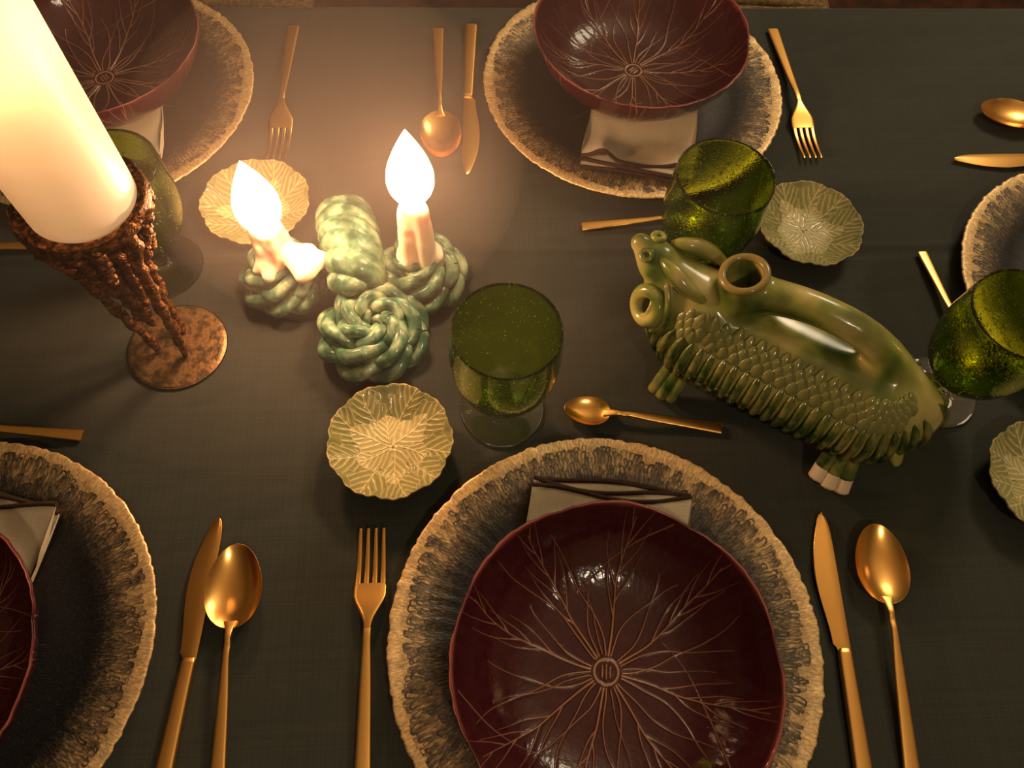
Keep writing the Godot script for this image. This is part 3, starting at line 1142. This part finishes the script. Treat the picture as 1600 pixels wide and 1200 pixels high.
func make_knife(label: String) -> Node3D:
	var o := thing("knife", label, "knife", Vector3.ZERO, 0.0, "gold cutlery")
	# straight back at z = -0.0085, belly towards +z
	var rings := []
	var n := 44
	for i in n + 1:
		var s := float(i) / n
		var x := s * 0.112
		var belly := 0.0195 * pow(sin(PI * 0.5 * minf(s / 0.50, 1.0)), 0.50)
		belly -= 0.0055 * smoothstep(0.5, 0.97, s)
		belly -= 0.0032 * smoothstep(0.955, 0.99, s)
		if i == 0:
			belly = 0.0012
		var back := -0.0085 + 0.0050 * exp(-s * 16.0) * (1.0 - s)
		var th := 0.0022
		rings.append(PackedVector3Array([Vector3(x, 0.0018 + th * 0.5, back), Vector3(x, 0.0018 + th, back + 0.0006), Vector3(x, 0.0018 + th, back + belly * 0.45), Vector3(x, 0.0018 + th * 0.62, back + belly * 0.95), Vector3(x, 0.0018 + th * 0.5, back + belly), Vector3(x, 0.0018 + th * 0.38, back + belly * 0.95), Vector3(x, 0.0018, back + belly * 0.45), Vector3(x, 0.0018, back + 0.0006)]))
	part("blade", loft(rings), mats["polished gold"], o)
	var st := [[0.1105, -0.0033, 0.0042, 0.0010, 0.0040], [0.113, -0.0030, 0.0052, 0.0002, 0.0056], [0.117, -0.0028, 0.0055, 0.0002, 0.0060], [0.15, -0.0024, 0.0060, 0.0002, 0.0062], [0.20, -0.0018, 0.0070, 0.0002, 0.0060], [0.2255, -0.0014, 0.0074, 0.0002, 0.0056], [0.2272, -0.0014, 0.0068, 0.0008, 0.0044]]
	part("handle", bar(dense(st, 5)), mats["brushed gold"], o)
	return o

func lay(o: Node3D, tip: Vector2, towards: Vector2) -> void:
	o.position = Vector3(tip.x, TOP, tip.y)
	o.rotation.y = -atan2(towards.y - tip.y, towards.x - tip.x)

func again(o: Node3D, called: String, label: String, tip: Vector2, towards: Vector2) -> Node3D:
	var c := copy(o, called, label, Vector3.ZERO)
	lay(c, tip, towards)
	return c

func build_cutlery() -> void:
	var fork := make_fork("gold fork beside the nearest charger plate, below the leaf saucer")
	lay(fork, Vector2(-0.1036, -0.1805), Vector2(-0.083, -0.0055))
	again(fork, "fork", "gold fork lying alone past the far plate, tines towards the glinting saucer", Vector2(0.3023, -0.6271), Vector2(0.2758, -0.8241))
	again(fork, "fork", "gold fork behind the left candle flame, next to the far left plate", Vector2(-0.2638, -0.5614), Vector2(-0.287, -0.7569))
	var knife := make_knife("gold knife between the nearest charger plate and the tablespoon")
	lay(knife, Vector2(0.267, -0.2276), Vector2(0.2787, -0.0334))
	again(knife, "knife", "gold knife beside the tablespoon below the bronze holder base", Vector2(-0.2323, -0.18), Vector2(-0.2249, 0.0054))
	again(knife, "knife", "gold knife lying along the rim of the far plate, next to a tablespoon", Vector2(-0.0630, -0.5648), Vector2(-0.0822, -0.7903))
	again(knife, "knife", "gold knife lying crosswise above the plate at the table end", Vector2(0.4592, -0.6430), Vector2(0.6845, -0.672))
	var spoon := make_spoon("tablespoon", "gold tablespoon to the side of the nearest plate, beyond the knife", 0.205, 0.066, 0.0435, 0.0068)
	lay(spoon, Vector2(0.3115, -0.2193), Vector2(0.3165, -0.0361))
	again(spoon, "tablespoon", "gold tablespoon beside the knife below the bronze holder base", Vector2(-0.207, -0.1571), Vector2(-0.1846, 0.0023))
	again(spoon, "tablespoon", "gold tablespoon behind the second candle flame, next to the far knife", Vector2(-0.0935, -0.5780), Vector2(-0.1216, -0.7798))
	again(spoon, "tablespoon", "gold tablespoon above the crosswise knife at the table end", Vector2(0.4980, -0.7190), Vector2(0.700, -0.696))
	var tea := make_spoon("teaspoon", "gold teaspoon lying between the nearest goblet and the fish jug", 0.141, 0.041, 0.0275, 0.0054)
	lay(tea, Vector2(0.0479, -0.303), Vector2(0.1882, -0.2986))
	again(tea, "teaspoon", "gold teaspoon passing under the goblet behind the fish jug", Vector2(0.1957, -0.5338), Vector2(0.0559, -0.5103))
	again(tea, "teaspoon", "gold teaspoon with only its handle showing above the goblet by the jug's tail", Vector2(0.4290, -0.3760), Vector2(0.4026, -0.5165))
	again(tea, "teaspoon", "gold teaspoon handle above the near corner plate", Vector2(-0.503, -0.2353), Vector2(-0.3624, -0.2405))
	again(tea, "teaspoon", "gold teaspoon handle half hidden by the bronze holder, by the plate behind it", Vector2(-0.594, -0.406), Vector2(-0.4557, -0.4327))


# ------------------------------------------------------------------ candles
func flame(parent: Node3D, at: Vector3, h: float, r: float, energy: float) -> void:
	var prof := []
	for i in 15:
		var s := i / 14.0
		prof.append(Vector2(r * pow(sin(PI * pow(s, 0.62)), 0.9) * (1.0 - 0.15 * s), h * s))
	var fl := part("flame", lathe(prof, 20, 2), mats["candle flame"], parent)
	fl.position = at
	lamp_light(parent, at + Vector3(0, h * 0.42, 0), energy, r * 0.8)

func rope_strands(parent: Node3D, path: PackedVector3Array, rope_r: float, turns: float, strands: int, closed: bool, sd := 0.0) -> void:
	var m := path.size()
	for k in strands:
		var rings := []
		var side := Vector3.UP
		var pts := PackedVector3Array()
		for i in m:
			var a := path[(i + 1) % m] if closed else path[mini(i + 1, m - 1)]
			var b := path[(i - 1 + m) % m] if closed else path[maxi(i - 1, 0)]
			var t := (a - b).normalized()
			var up := Vector3.UP
			if absf(t.y) > 0.95:
				up = Vector3.RIGHT
			var n := t.cross(up).normalized()
			var bn := n.cross(t)
			var ph := TAU * (turns * i / (m if closed else m - 1) + float(k) / strands) + sd
			pts.append(path[i] + (n * cos(ph) + bn * sin(ph)) * rope_r * 0.56)
		if closed:
			pts.append(pts[0])
		var taper := func(s: float, _a: float) -> float:
			var w := rope_r * 0.58
			return w if closed else w * pow(clampf(minf(s, 1.0 - s) * 9.0, 0.05, 1.0), 0.5)
		part("rope_strand", tube(pts, taper, 12), mats["green rope glaze"], parent)

func ring_path(c: Vector3, r: float, n: int, tilt := 0.0) -> PackedVector3Array:
	var p := PackedVector3Array()
	for i in n:
		var a := TAU * i / n
		p.append(c + Vector3(r * cos(a), r * sin(a) * sin(tilt), r * sin(a) * cos(tilt)))
	return p

func build_rope_holder() -> void:
	var at := Vector3(-0.150, TOP, -0.415)
	var o := thing("rope_candlestick", "green glazed ceramic candle holder shaped like coiled rope", "candle holder", at)
	var socket := lathe([Vector2(0.0125, 0.0), Vector2(0.0125, 0.026), Vector2(0.0105, 0.027), Vector2(0.0098, 0.024), Vector2(0.0098, 0.004), Vector2(0.0, 0.003), Vector2(0, 0)], 28, 2)
	var coils := [[Vector3(-0.0710, 0, 0.005), 0.88, 0.3], [Vector3(0.0545, 0, -0.013), 0.97, 1.4], [Vector3(0.0205, 0, 0.056), 1.18, 2.2]]
	for c in coils:
		var p: Vector3 = c[0]
		var k: float = c[1]
		var rings := [[0.0345, 0.0142, 0.0116, 4.0], [0.0265, 0.0285, 0.0112, 3.0], [0.0155, 0.0390, 0.0086, 2.0]]
		if k > 1.0:
			rings = [[0.0335, 0.0148, 0.0122, 4.0], [0.0270, 0.0285, 0.0116, 3.0], [0.0165, 0.0350, 0.0098, 3.0], [0.0080, 0.0290, 0.0070, 2.0]]
		for q in rings.size():
			rope_strands(o, ring_path(p + Vector3(0, rings[q][1], 0), rings[q][0] * k, 72), rings[q][2], rings[q][3], 2, true, c[2] + q * 1.1)
		var s := part("socket", socket, mats["green rope glaze"], o)
		s.position = p + Vector3(0, 0.008, 0)
	# the thick rope that lies over the middle and ties the three coils together
	rope_strands(o, smooth_path([Vector3(-0.024, 0.024, -0.060), Vector3(-0.021, 0.031, -0.050), Vector3(-0.012, 0.038, -0.028), Vector3(-0.004, 0.040, -0.002), Vector3(0.008, 0.032, 0.024)], 12), 0.0255, 2.2, 3, false, 0.6)
	rope_strands(o, smooth_path([Vector3(0.036, 0.016, 0.010), Vector3(0.010, 0.022, -0.012), Vector3(-0.02, 0.022, -0.012), Vector3(-0.048, 0.016, 0.006)], 10), 0.0154, 2.0, 2, false, 0.2)
	# the two candle ends
	var stubs := [[Vector3(-0.2225, 0, -0.411), 0.064, 3, "short ivory candle burning low in the left coil of the rope holder"], [Vector3(-0.0955, 0, -0.428), 0.094, 8, "ivory candle with thick wax drips in the coil nearer the goblet"]]
	for s in stubs:
		var base: Vector3 = s[0] + Vector3(0, TOP + 0.027, 0)
		var h: float = s[1]
		var c := thing("candle", s[3], "candle", base, 0.0, "dripping candles in the rope holder")
		rng.seed = s[2]
		var drips := []
		for k in 17:
			var a := rng.randf() * TAU
			var y0 := rng.randf_range(0.45, 0.95) * h
			var y1 := y0 * rng.randf_range(0.15, 0.6)
			drips.append([Vector3(cos(a) * 0.0095, y0, sin(a) * 0.0095), Vector3(cos(a) * 0.0125, y1, sin(a) * 0.0125), rng.randf_range(0.0022, 0.0038)])
		for k in 9:
			var a := rng.randf() * TAU
			var r1 := rng.randf_range(0.013, 0.022)
			drips.append([Vector3(cos(a) * 0.009, 0.026, sin(a) * 0.009), Vector3(cos(a) * r1, 0.021 - (r1 - 0.013) * 0.6, sin(a) * r1), rng.randf_range(0.003, 0.0046)])
		if s[2] == 3:
			for q in [[0.040, 0.024, 0.004], [0.034, 0.021, 0.016], [0.046, 0.019, -0.003], [0.027, 0.021, 0.021], [0.037, 0.023, 0.010], [0.043, 0.022, 0.001], [0.030, 0.023, 0.016], [0.030, 0.024, -0.008]]:
				drips.append([Vector3(0.010, 0.032, 0.002), Vector3(q[0], q[1], q[2]), 0.0052])
		var field := func(p: Vector3) -> float:
			var d := capsule(p, Vector3.ZERO, Vector3(0, h - 0.010, 0), 0.0095, 0.0105)
			d = smax(d, p.y - h + 0.004, 0.004)
			d = smax(d, -p.y - 0.001, 0.002)
			for q in drips:
				d = smin(d, capsule(p, q[0], q[1], 0.0034, q[2]), 0.007)
			return smax(d, -p.distance_to(Vector3(0, h + 0.008, 0)) + 0.0135, 0.003)
		part("wax", nets(Vector3(-0.032, -0.006, -0.032), Vector3(0.056, h + 0.006, 0.032), 0.0014, field), mats["ivory wax"], c)
		part("wick", tube(PackedVector3Array([Vector3(0, h - 0.010, 0), Vector3(0, h, 0), Vector3(0.001, h + 0.008, 0)]), func(_s: float, _a: float) -> float: return 0.001, 8), mats["wick"], c)
		flame(c, Vector3(0, h, 0), 0.078, 0.0205, TAPER_LIGHT)

func build_pillars() -> void:
	var first: Node3D
	var spots := [[Vector3(-0.3065, 0, -0.3350), 0.0, "bronze candle holder of melted drips on a round mottled base"], [Vector3(0.93, 0, -0.46), 2.0, "bronze drip candle holder at the far end of the table"]]
	for k in spots.size():
		var at: Vector3 = spots[k][0] + Vector3(0, TOP, 0)
		if first:
			copy(first, "drip_candlestick", spots[k][2], at, spots[k][1])
			continue
		first = thing("drip_candlestick", spots[k][2], "candle holder", at, 0.0, "bronze drip candle holders")
		part("base_disc", lathe([Vector2(0, 0.0026), Vector2(0.03, 0.0026), Vector2(0.0412, 0.0020), Vector2(0.042, 0.0012), Vector2(0.0412, 0.0003), Vector2(0, 0.0003)], 64, 3), mats["aged bronze"], first)
		part("candle_cup", lathe([Vector2(0, 0.1895), Vector2(0.03, 0.1895), Vector2(0.0415, 0.1905), Vector2(0.0455, 0.1940), Vector2(0.0462, 0.1985), Vector2(0.0452, 0.2030), Vector2(0.0442, 0.2030), Vector2(0.0446, 0.1980), Vector2(0.0425, 0.1940), Vector2(0, 0.1932)], 72, 3, func(p: Vector3, a: float, _b: float) -> Vector3:
			var n := noise.get_noise_2d(cos(a * TAU) * 9.0, sin(a * TAU) * 9.0)
			var r := Vector2(p.x, p.z).length()
			return Vector3(p.x * (1 + 0.03 * n * smoothstep(0.03, 0.045, r)), p.y + 0.003 * n * smoothstep(0.035, 0.045, r), p.z * (1 + 0.03 * n * smoothstep(0.03, 0.045, r)))), mats["dripped bronze"], first)
		rng.seed = 5
		for i in 26:
			var a := TAU * i / 26.0 + rng.randf_range(-0.1, 0.1)
			var r0 := 0.044 if i % 2 == 0 else rng.randf_range(0.018, 0.036)
			var to_base := i in [2, 10, 19]
			var low := 0.0015 if to_base else (rng.randf_range(0.035, 0.10) if i % 2 else rng.randf_range(0.10, 0.175))
			var r1 := 0.015 if to_base else (rng.randf_range(0.006, 0.014) if i % 2 else lerpf(0.012, 0.040, (low - 0.1) / 0.075))
			var pts := []
			for q in 9:
				var s := q / 8.0
				var y := lerpf(0.199 if i % 2 == 0 else 0.191, low, s)
				var r := lerpf(r0, r1, pow(s, 0.7))
				pts.append(Vector3(cos(a + 0.25 * s) * r + rng.randf_range(-0.0018, 0.0018), y, sin(a + 0.25 * s) * r + rng.randf_range(-0.0018, 0.0018)))
			var ph := rng.randf() * 9.0
			part("drip_strand", tube(smooth_path(pts, 6), func(s: float, b: float) -> float:
				return (0.0050 - 0.0012 * s) * (1.0 + 0.26 * sin(s * 41.0 + ph + sin(b)) + 0.14 * sin(s * 87.0 + ph * 2.0 + 2.0 * b)) * sqrt(clampf(minf(s, 1.0 - s) * 16.0, 0.1, 1.0)), 9), mats["dripped bronze"], first)
	var c1 := thing("pillar_candle", "tall thick ivory pillar candle standing in the bronze drip holder", "candle", Vector3(-0.3055, TOP + 0.1945, -0.3365), 0.0, "pillar candles")
	var H := 0.195
	var well := H - 0.085
	part("wax", lathe([Vector2(0, 0), Vector2(0.028, 0.0002), Vector2(0.0335, 0.0016), Vector2(0.0362, 0.006), Vector2(0.0368, 0.015), Vector2(0.0370, 0.10), Vector2(0.0370, H - 0.008), Vector2(0.0360, H), Vector2(0.0335, H - 0.001), Vector2(0.0315, H - 0.006), Vector2(0.0305, H - 0.030), Vector2(0.0290, well + 0.015), Vector2(0.022, well + 0.002), Vector2(0.0, well)], 72, 4), mats["glowing wax"], c1)
	part("wick", tube(PackedVector3Array([Vector3(0, well - 0.004, 0), Vector3(0, well + 0.010, 0), Vector3(0.001, well + 0.016, 0)]), func(_s: float, _a: float) -> float: return 0.0011, 8), mats["wick"], c1)
	flame(c1, Vector3(0, well + 0.010, 0), 0.058, 0.0115, PILLAR_LIGHT)
	copy(c1, "pillar_candle", "ivory pillar candle in the bronze holder at the far end of the table", Vector3(0.93, TOP + 0.1945, -0.46))


# ------------------------------------------------------------------ the jug
func jug_body(p: Vector3) -> float:
	# barrel, flattened below, with a round head end that rises into a snout
	var q := Vector3(p.x, (p.y - 0.052) / 0.80, p.z)
	var d := capsule(q, Vector3(-0.068, 0, 0), Vector3(0.066, 0, -0.002), 0.0535, 0.0530) * 0.86
	d = smax(d, 0.020 - p.y, 0.016)
	d = smin(d, capsule(p, Vector3(-0.088, 0.070, 0.002), Vector3(-0.132, 0.096, -0.002), 0.036, 0.0165), 0.020)
	d = smin(d, capsule(p, Vector3(-0.135, 0.098, -0.002), Vector3(-0.153, 0.106, -0.004), 0.0150, 0.0085), 0.010)
	# the cheek that carries the round mouth
	d = smin(d, capsule(p, Vector3(-0.100, 0.066, 0.014), Vector3(-0.122, 0.074, 0.024), 0.022, 0.016), 0.010)
	d = smin(d, capsule(p, Vector3(0.080, 0.060, -0.006), Vector3(0.106, 0.062, -0.010), 0.036, 0.022), 0.018)
	return d

var HANDLE := PackedVector3Array()
var HR := PackedFloat32Array()

func jug_field(p: Vector3) -> float:
	var d := jug_body(p)
	# handle from the spout over the back to the tail
	if p.y > 0.055 and p.x > -0.09:
		var hd := 1.0
		for k in HANDLE.size() - 1:
			hd = minf(hd, capsule(p, HANDLE[k], HANDLE[k + 1], HR[k], HR[k + 1]))
		d = smin(d, hd, 0.011)
	# spout
	var s0 := Vector3(-0.054, 0.080, -0.005)
	var s1 := Vector3(-0.066, 0.124, -0.006)
	d = smin(d, capsule(p, s0, s1, 0.0215, 0.0185), 0.008)
	var ax := (s1 - s0).normalized()
	d = smax(d, (p - s1).dot(ax) - 0.0035 if p.distance_to(s1) < 0.026 and (p - s1).dot(ax) > -0.01 and Vector3(p - s1).slide(ax).length() < 0.024 else -1.0, 0.002)
	d = smax(d, -capsule(p, s0 + ax * 0.004, s1 + ax * 0.03, 0.0145, 0.0148), 0.003)
	# mouth hole
	d = smax(d, -capsule(p, Vector3(-0.115, 0.072, 0.018), Vector3(-0.139, 0.085, 0.040), 0.0080, 0.0090), 0.003)
	return d

func on_body(origin: Vector3, dir: Vector3) -> Vector3:
	var t := 0.0
	for k in 40:
		var d := jug_body(origin + dir * t)
		if absf(d) < 0.0002:
			break
		t += -d * 0.8 if d < 0.0 else -d * 0.8
	return origin + dir * t

func body_normal(p: Vector3) -> Vector3:
	var e := 0.001
	return Vector3(jug_body(p + Vector3(e, 0, 0)) - jug_body(p - Vector3(e, 0, 0)), jug_body(p + Vector3(0, e, 0)) - jug_body(p - Vector3(0, e, 0)), jug_body(p + Vector3(0, 0, e)) - jug_body(p - Vector3(0, 0, e))).normalized()

func scale_mesh() -> ArrayMesh:
	# a plump pointed scale: tip towards +y, thickness along z
	var f := func(a: float, b: float) -> Vector3:
		var q := sin(b * PI * 0.5)
		var ang := a * TAU
		var y := sin(ang)
		var x := cos(ang)
		var w := 0.82 if y < 0.0 else 0.82 * (1.0 - 0.22 * y)
		y = y * 1.02 if y < 0.0 else y * (1.0 + 0.24 * pow(y, 3.0))
		var z := cos(b * PI * 0.5) * 0.46 - 0.14 + 0.34 * y * q
		return Vector3(x * w * q, y * q, z)
	return surf(16, 6, f, no_uv, true)

func build_jug() -> void:
	var along := Vector3(0.893, 0, 0.452)
	var away := Vector3(0.452, 0, -0.893)
	var at := Vector3(0.2015, TOP, -0.281) + away * 0.068
	var o := thing("fish_jug", "olive green glazed ceramic jug shaped like a scaly pig snouted fish", "jug", at, -atan2(along.z, along.x))
	HANDLE = smooth_path([Vector3(-0.058, 0.106, -0.006), Vector3(-0.035, 0.1155, -0.008), Vector3(-0.005, 0.1215, -0.010), Vector3(0.030, 0.119, -0.012), Vector3(0.060, 0.106, -0.013), Vector3(0.084, 0.086, -0.012), Vector3(0.100, 0.066, -0.010)], 3)
	for k in HANDLE.size():
		var q := float(k) / (HANDLE.size() - 1)
		HR.append(0.0126 + 0.005 * pow(1.0 - q, 5.0) + 0.006 * pow(q, 4.0))
	part("body", nets(Vector3(-0.170, 0.014, -0.064), Vector3(0.136, 0.146, 0.064), 0.0022, jug_field), mats["olive jug glaze"], o)
	part("spout_rim", tube(ring_of(Vector3(-0.0655, 0.1262, -0.006), Vector3(-0.26, 0.96, 0.10), 0.0172, 48), func(_s: float, _a: float) -> float: return 0.0032, 10), mats["spout glaze"], o)
	# round mouth lips, eyes and the two leaf shaped ears
	var mn := Vector3(-0.50, 0.42, 0.76).normalized()
	part("mouth_lip", tube(ring_of(Vector3(-0.1235, 0.0805, 0.0315), mn, 0.0128, 44), func(s: float, _a: float) -> float: return 0.0060 + 0.0006 * sin(s * TAU * 2.0), 12), mats["olive jug glaze"], o)
	for e in [Vector3(-0.142, 0.1115, 0.0085), Vector3(-0.142, 0.1135, -0.0125)]:
		var en := Vector3(-0.12, 0.9, 0.35 if e.z > 0 else -0.2).normalized()
		part("eye", tube(ring_of(e, en, 0.0044, 28), func(_s: float, _a: float) -> float: return 0.0026, 10), mats["olive jug glaze"], o)
	for s in [1.0, -1.0]:
		var path := smooth_path([Vector3(-0.131, 0.112, -0.004 + s * 0.010), Vector3(-0.116, 0.112, -0.004 + s * 0.016), Vector3(-0.100, 0.106, -0.006 + s * 0.022), Vector3(-0.080, 0.0985, -0.006 + s * 0.022)], 8)
		part("ear", tube(path, func(q: float, _a: float) -> float: return 0.0074 * pow(sin(PI * clampf(q, 0.03, 0.97)), 0.6), 12), mats["olive jug glaze"], o)
	part("gill_ridge", tube(smooth_path([Vector3(-0.117, 0.104, 0.019), Vector3(-0.108, 0.094, 0.030), Vector3(-0.107, 0.080, 0.040), Vector3(-0.112, 0.067, 0.044)], 8), even(0.0030), 10), mats["olive jug glaze"], o)
	# scales in rows and ribs below them, on both flanks
	var sm := scale_mesh()
	rng.seed = 12
	for flank in [1.0, -1.0]:
		var stations := []
		for k in 14:
			stations.append([Vector3(-0.066 + k * 0.01015, 0.052, 0), Vector3(0, 0, flank)])
		for k in range(1, 8):
			var a := k * 0.198
			stations.append([Vector3(-0.066, 0.052, 0), Vector3(-sin(a), 0, cos(a) * flank)])
			stations.append([Vector3(0.066, 0.052, 0), Vector3(sin(a), 0, cos(a) * flank)])
		for st in stations:
			var org: Vector3 = st[0]
			var hd: Vector3 = st[1]
			var end := absf(hd.x)
			for row in 4:
				var al: float = deg_to_rad([52.0, 45.5, 39.5, 34.0][row])
				if hd.x < -0.2:
					al *= 1.0 - 0.25 * end
				var shift := Vector3(0.0051, 0, 0) if row % 2 else Vector3.ZERO
				var head := (hd * cos(al) + Vector3.UP * sin(al)).normalized()
				if end > 0.05 and row % 2:
					head = head.rotated(Vector3.UP, 0.099 * flank * (1.0 if hd.x > 0 else -1.0))
					shift = Vector3.ZERO
				var p := on_body(org + shift, head)
				# bare where the head, the ears and the smooth back are
				if p.x < -0.096 and p.y > 0.060:
					continue
				if p.x > 0.10 and p.y > 0.074:
					continue
				var nn := body_normal(p)
				var up := (Vector3.UP - nn * nn.dot(Vector3.UP)).normalized()
				var size := [0.0088, 0.0071, 0.0064, 0.0060][row] as float
				size *= rng.randf_range(0.92, 1.08) * (1.0 - 0.12 * end)
				up = up.rotated(nn, rng.randf_range(-0.12, 0.12))
				var b := Basis(up.cross(nn) * size * [0.82, 0.94, 0.98, 1.0][row], up * size * 1.05, nn * size * 0.80)
				var sc := part("scale", sm, mats["scale glaze"], o)
				sc.transform = Transform3D(b, p + nn * 0.0002)
			# one rib under each station
			var pts := PackedVector3Array()
			for i in 13:
				var al := deg_to_rad(lerpf(32.0, -40.0, i / 12.0))
				if hd.x < -0.75:
					al = deg_to_rad(lerpf(6.0, -38.0, i / 12.0))
				var p := on_body(org, (hd * cos(al) + Vector3.UP * sin(al)).normalized())
				pts.append(p + body_normal(p) * 0.0003)
			part("rib", tube(pts, func(s: float, _a: float) -> float: return 0.0040 * pow(clampf(minf(s * 9.0, (1.0 - s) * 5.0), 0.06, 1.0), 0.5) * (1.0 - 0.15 * s), 9), mats["rib glaze"], o)
	# stubby ribbed legs, the rear ones with bare clay toes
	for side in [1.0, -1.0]:
		for x in [-0.080, 0.080]:
			for k in 3:
				var foot := Vector3(x + (k - 1) * 0.0085 * (1.28 if x > 0 else 0.95), 0.0078 if x > 0 else 0.0064, side * (0.0635 if k == 1 else 0.0615))
				var top := Vector3(x * 0.95 + (k - 1) * 0.0075, 0.034, side * 0.040)
				var mid := top.lerp(foot, 0.58)
				if x > 0:
					part("leg", tube(smooth_path([top, top.lerp(mid, 0.5), mid], 5), func(_s: float, _a: float) -> float: return 0.0076, 10), mats["rib glaze"], o)
					part("toe", tube(smooth_path([mid, mid.lerp(foot, 0.5), foot], 5), func(s: float, _a: float) -> float: return 0.0075 if s < 0.8 else 0.0075 * sqrt(maxf(1.05 - pow((s - 0.8) / 0.2, 2.0), 0.1)), 10), mats["bare clay"], o).set_meta("label", "unglazed pale clay toe")
				else:
					part("leg", tube(smooth_path([top, mid, foot], 6), func(s: float, _a: float) -> float: return 0.0060 if s < 0.85 else 0.0060 * sqrt(maxf(1.05 - pow((s - 0.85) / 0.15, 2.0), 0.1)), 10), mats["rib glaze"], o)
	# tail leaves
	for k in 4:
		var a := -0.5 + k * 0.42
		var b0 := Vector3(0.100, 0.070 - k * 0.006, -0.026 + k * 0.016)
		var tip := b0 + Vector3(cos(a) * 0.020, 0.004 - k * 0.003, sin(a) * 0.016 + 0.004)
		part("tail_leaf", tube(smooth_path([b0, b0.lerp(tip, 0.5) + Vector3(0, 0.003, 0), tip], 8), func(s: float, ang: float) -> float: return (0.0066 if absf(cos(ang)) > 0.6 else 0.0040) * pow(sin(PI * clampf(s * 0.86 + 0.1, 0.03, 0.97)), 0.7), 12), mats["olive jug glaze"], o)

func ring_of(c: Vector3, n: Vector3, r: float, m: int) -> PackedVector3Array:
	var ax := n.normalized()
	var s := ax.cross(Vector3.RIGHT if absf(ax.x) < 0.8 else Vector3.UP).normalized()
	var b := ax.cross(s)
	var p := PackedVector3Array()
	for i in m + 2:
		var a := TAU * i / m
		p.append(c + (s * cos(a) + b * sin(a)) * r)
	return p


# ------------------------------------------------------------------ lamp and candle smoke
func build_lamp() -> void:
	var o := thing("pendant_lamp", "round opal glass pendant lamp hanging past the far end of the table", "lamp", LAMP_AT)
	var glow := mat("lamp glow", Color(1, 0.95, 0.85), 0.4)
	glow.emission_enabled = true
	glow.emission = LAMP_COLOR
	glow.emission_energy_multiplier = 11.0
	var prof := []
	for i in 25:
		var a := PI * i / 24.0
		prof.append(Vector2(0.21 * sin(a), -0.21 * cos(a)))
	part("lamp_globe", lathe(prof, 48, 1), glow, o)
	part("lamp_cap", lathe([Vector2(0, 0.202), Vector2(0.055, 0.2), Vector2(0.05, 0.23), Vector2(0.012, 0.25), Vector2(0, 0.252)], 32, 2), mats["brushed gold"], o)
	part("lamp_cord", tube(PackedVector3Array([Vector3(0, 0.245, 0), Vector3(0, 0.5, 0), Vector3(0, 2.70 - LAMP_AT.y, 0)]), func(_s: float, _a: float) -> float: return 0.004, 8), mats["wick"], o)
	lamp_light(o, Vector3.ZERO, LAMP_LIGHT, 0.19, LAMP_COLOR)
	# a bare globe bulb over the near side of the table
	var b := thing("pendant_bulb", "small round bulb hanging on a cord over the near side of the table", "lamp", BULB_AT)
	var small := []
	for i in 17:
		var a := PI * i / 16.0
		small.append(Vector2(0.045 * sin(a), -0.045 * cos(a)))
	part("bulb_globe", lathe(small, 32, 1), glow, b)
	part("bulb_socket", lathe([Vector2(0, 0.040), Vector2(0.018, 0.040), Vector2(0.018, 0.085), Vector2(0.006, 0.095), Vector2(0, 0.096)], 24, 1), mats["brushed gold"], b)
	part("bulb_cord", tube(PackedVector3Array([Vector3(0, 0.09, 0), Vector3(0, 0.3, 0), Vector3(0, 2.70 - BULB_AT.y, 0)]), func(_s: float, _a: float) -> float: return 0.003, 8), mats["wick"], b)
	lamp_light(b, Vector3.ZERO, BULB_LIGHT, 0.04, LAMP_COLOR)

func build_haze() -> void:
	# thin smoke, denser round the two flames than farther out
	for k in 2:
		var f := FogVolume.new()
		f.name = numbered("candle_smoke")
		f.shape = RenderingServer.FOG_VOLUME_SHAPE_ELLIPSOID
		f.size = [Vector3(0.30, 0.26, 0.26), Vector3(0.62, 0.44, 0.56)][k]
		f.position = Vector3(-0.155, TOP + [0.165, 0.235][k], -0.425)
		var m := FogMaterial.new()
		m.density = [0.24, 0.09][k]
		m.albedo = Color(1.0, 0.90, 0.84)
		f.material = m
		f.set_meta("kind", "stuff")
		f.set_meta("label", ["thin bright smoke close round the two lit candles", "faint warm smoke spread wide over the rope candle holder"][k])
		f.set_meta("category", "smoke")
		add_child(f)
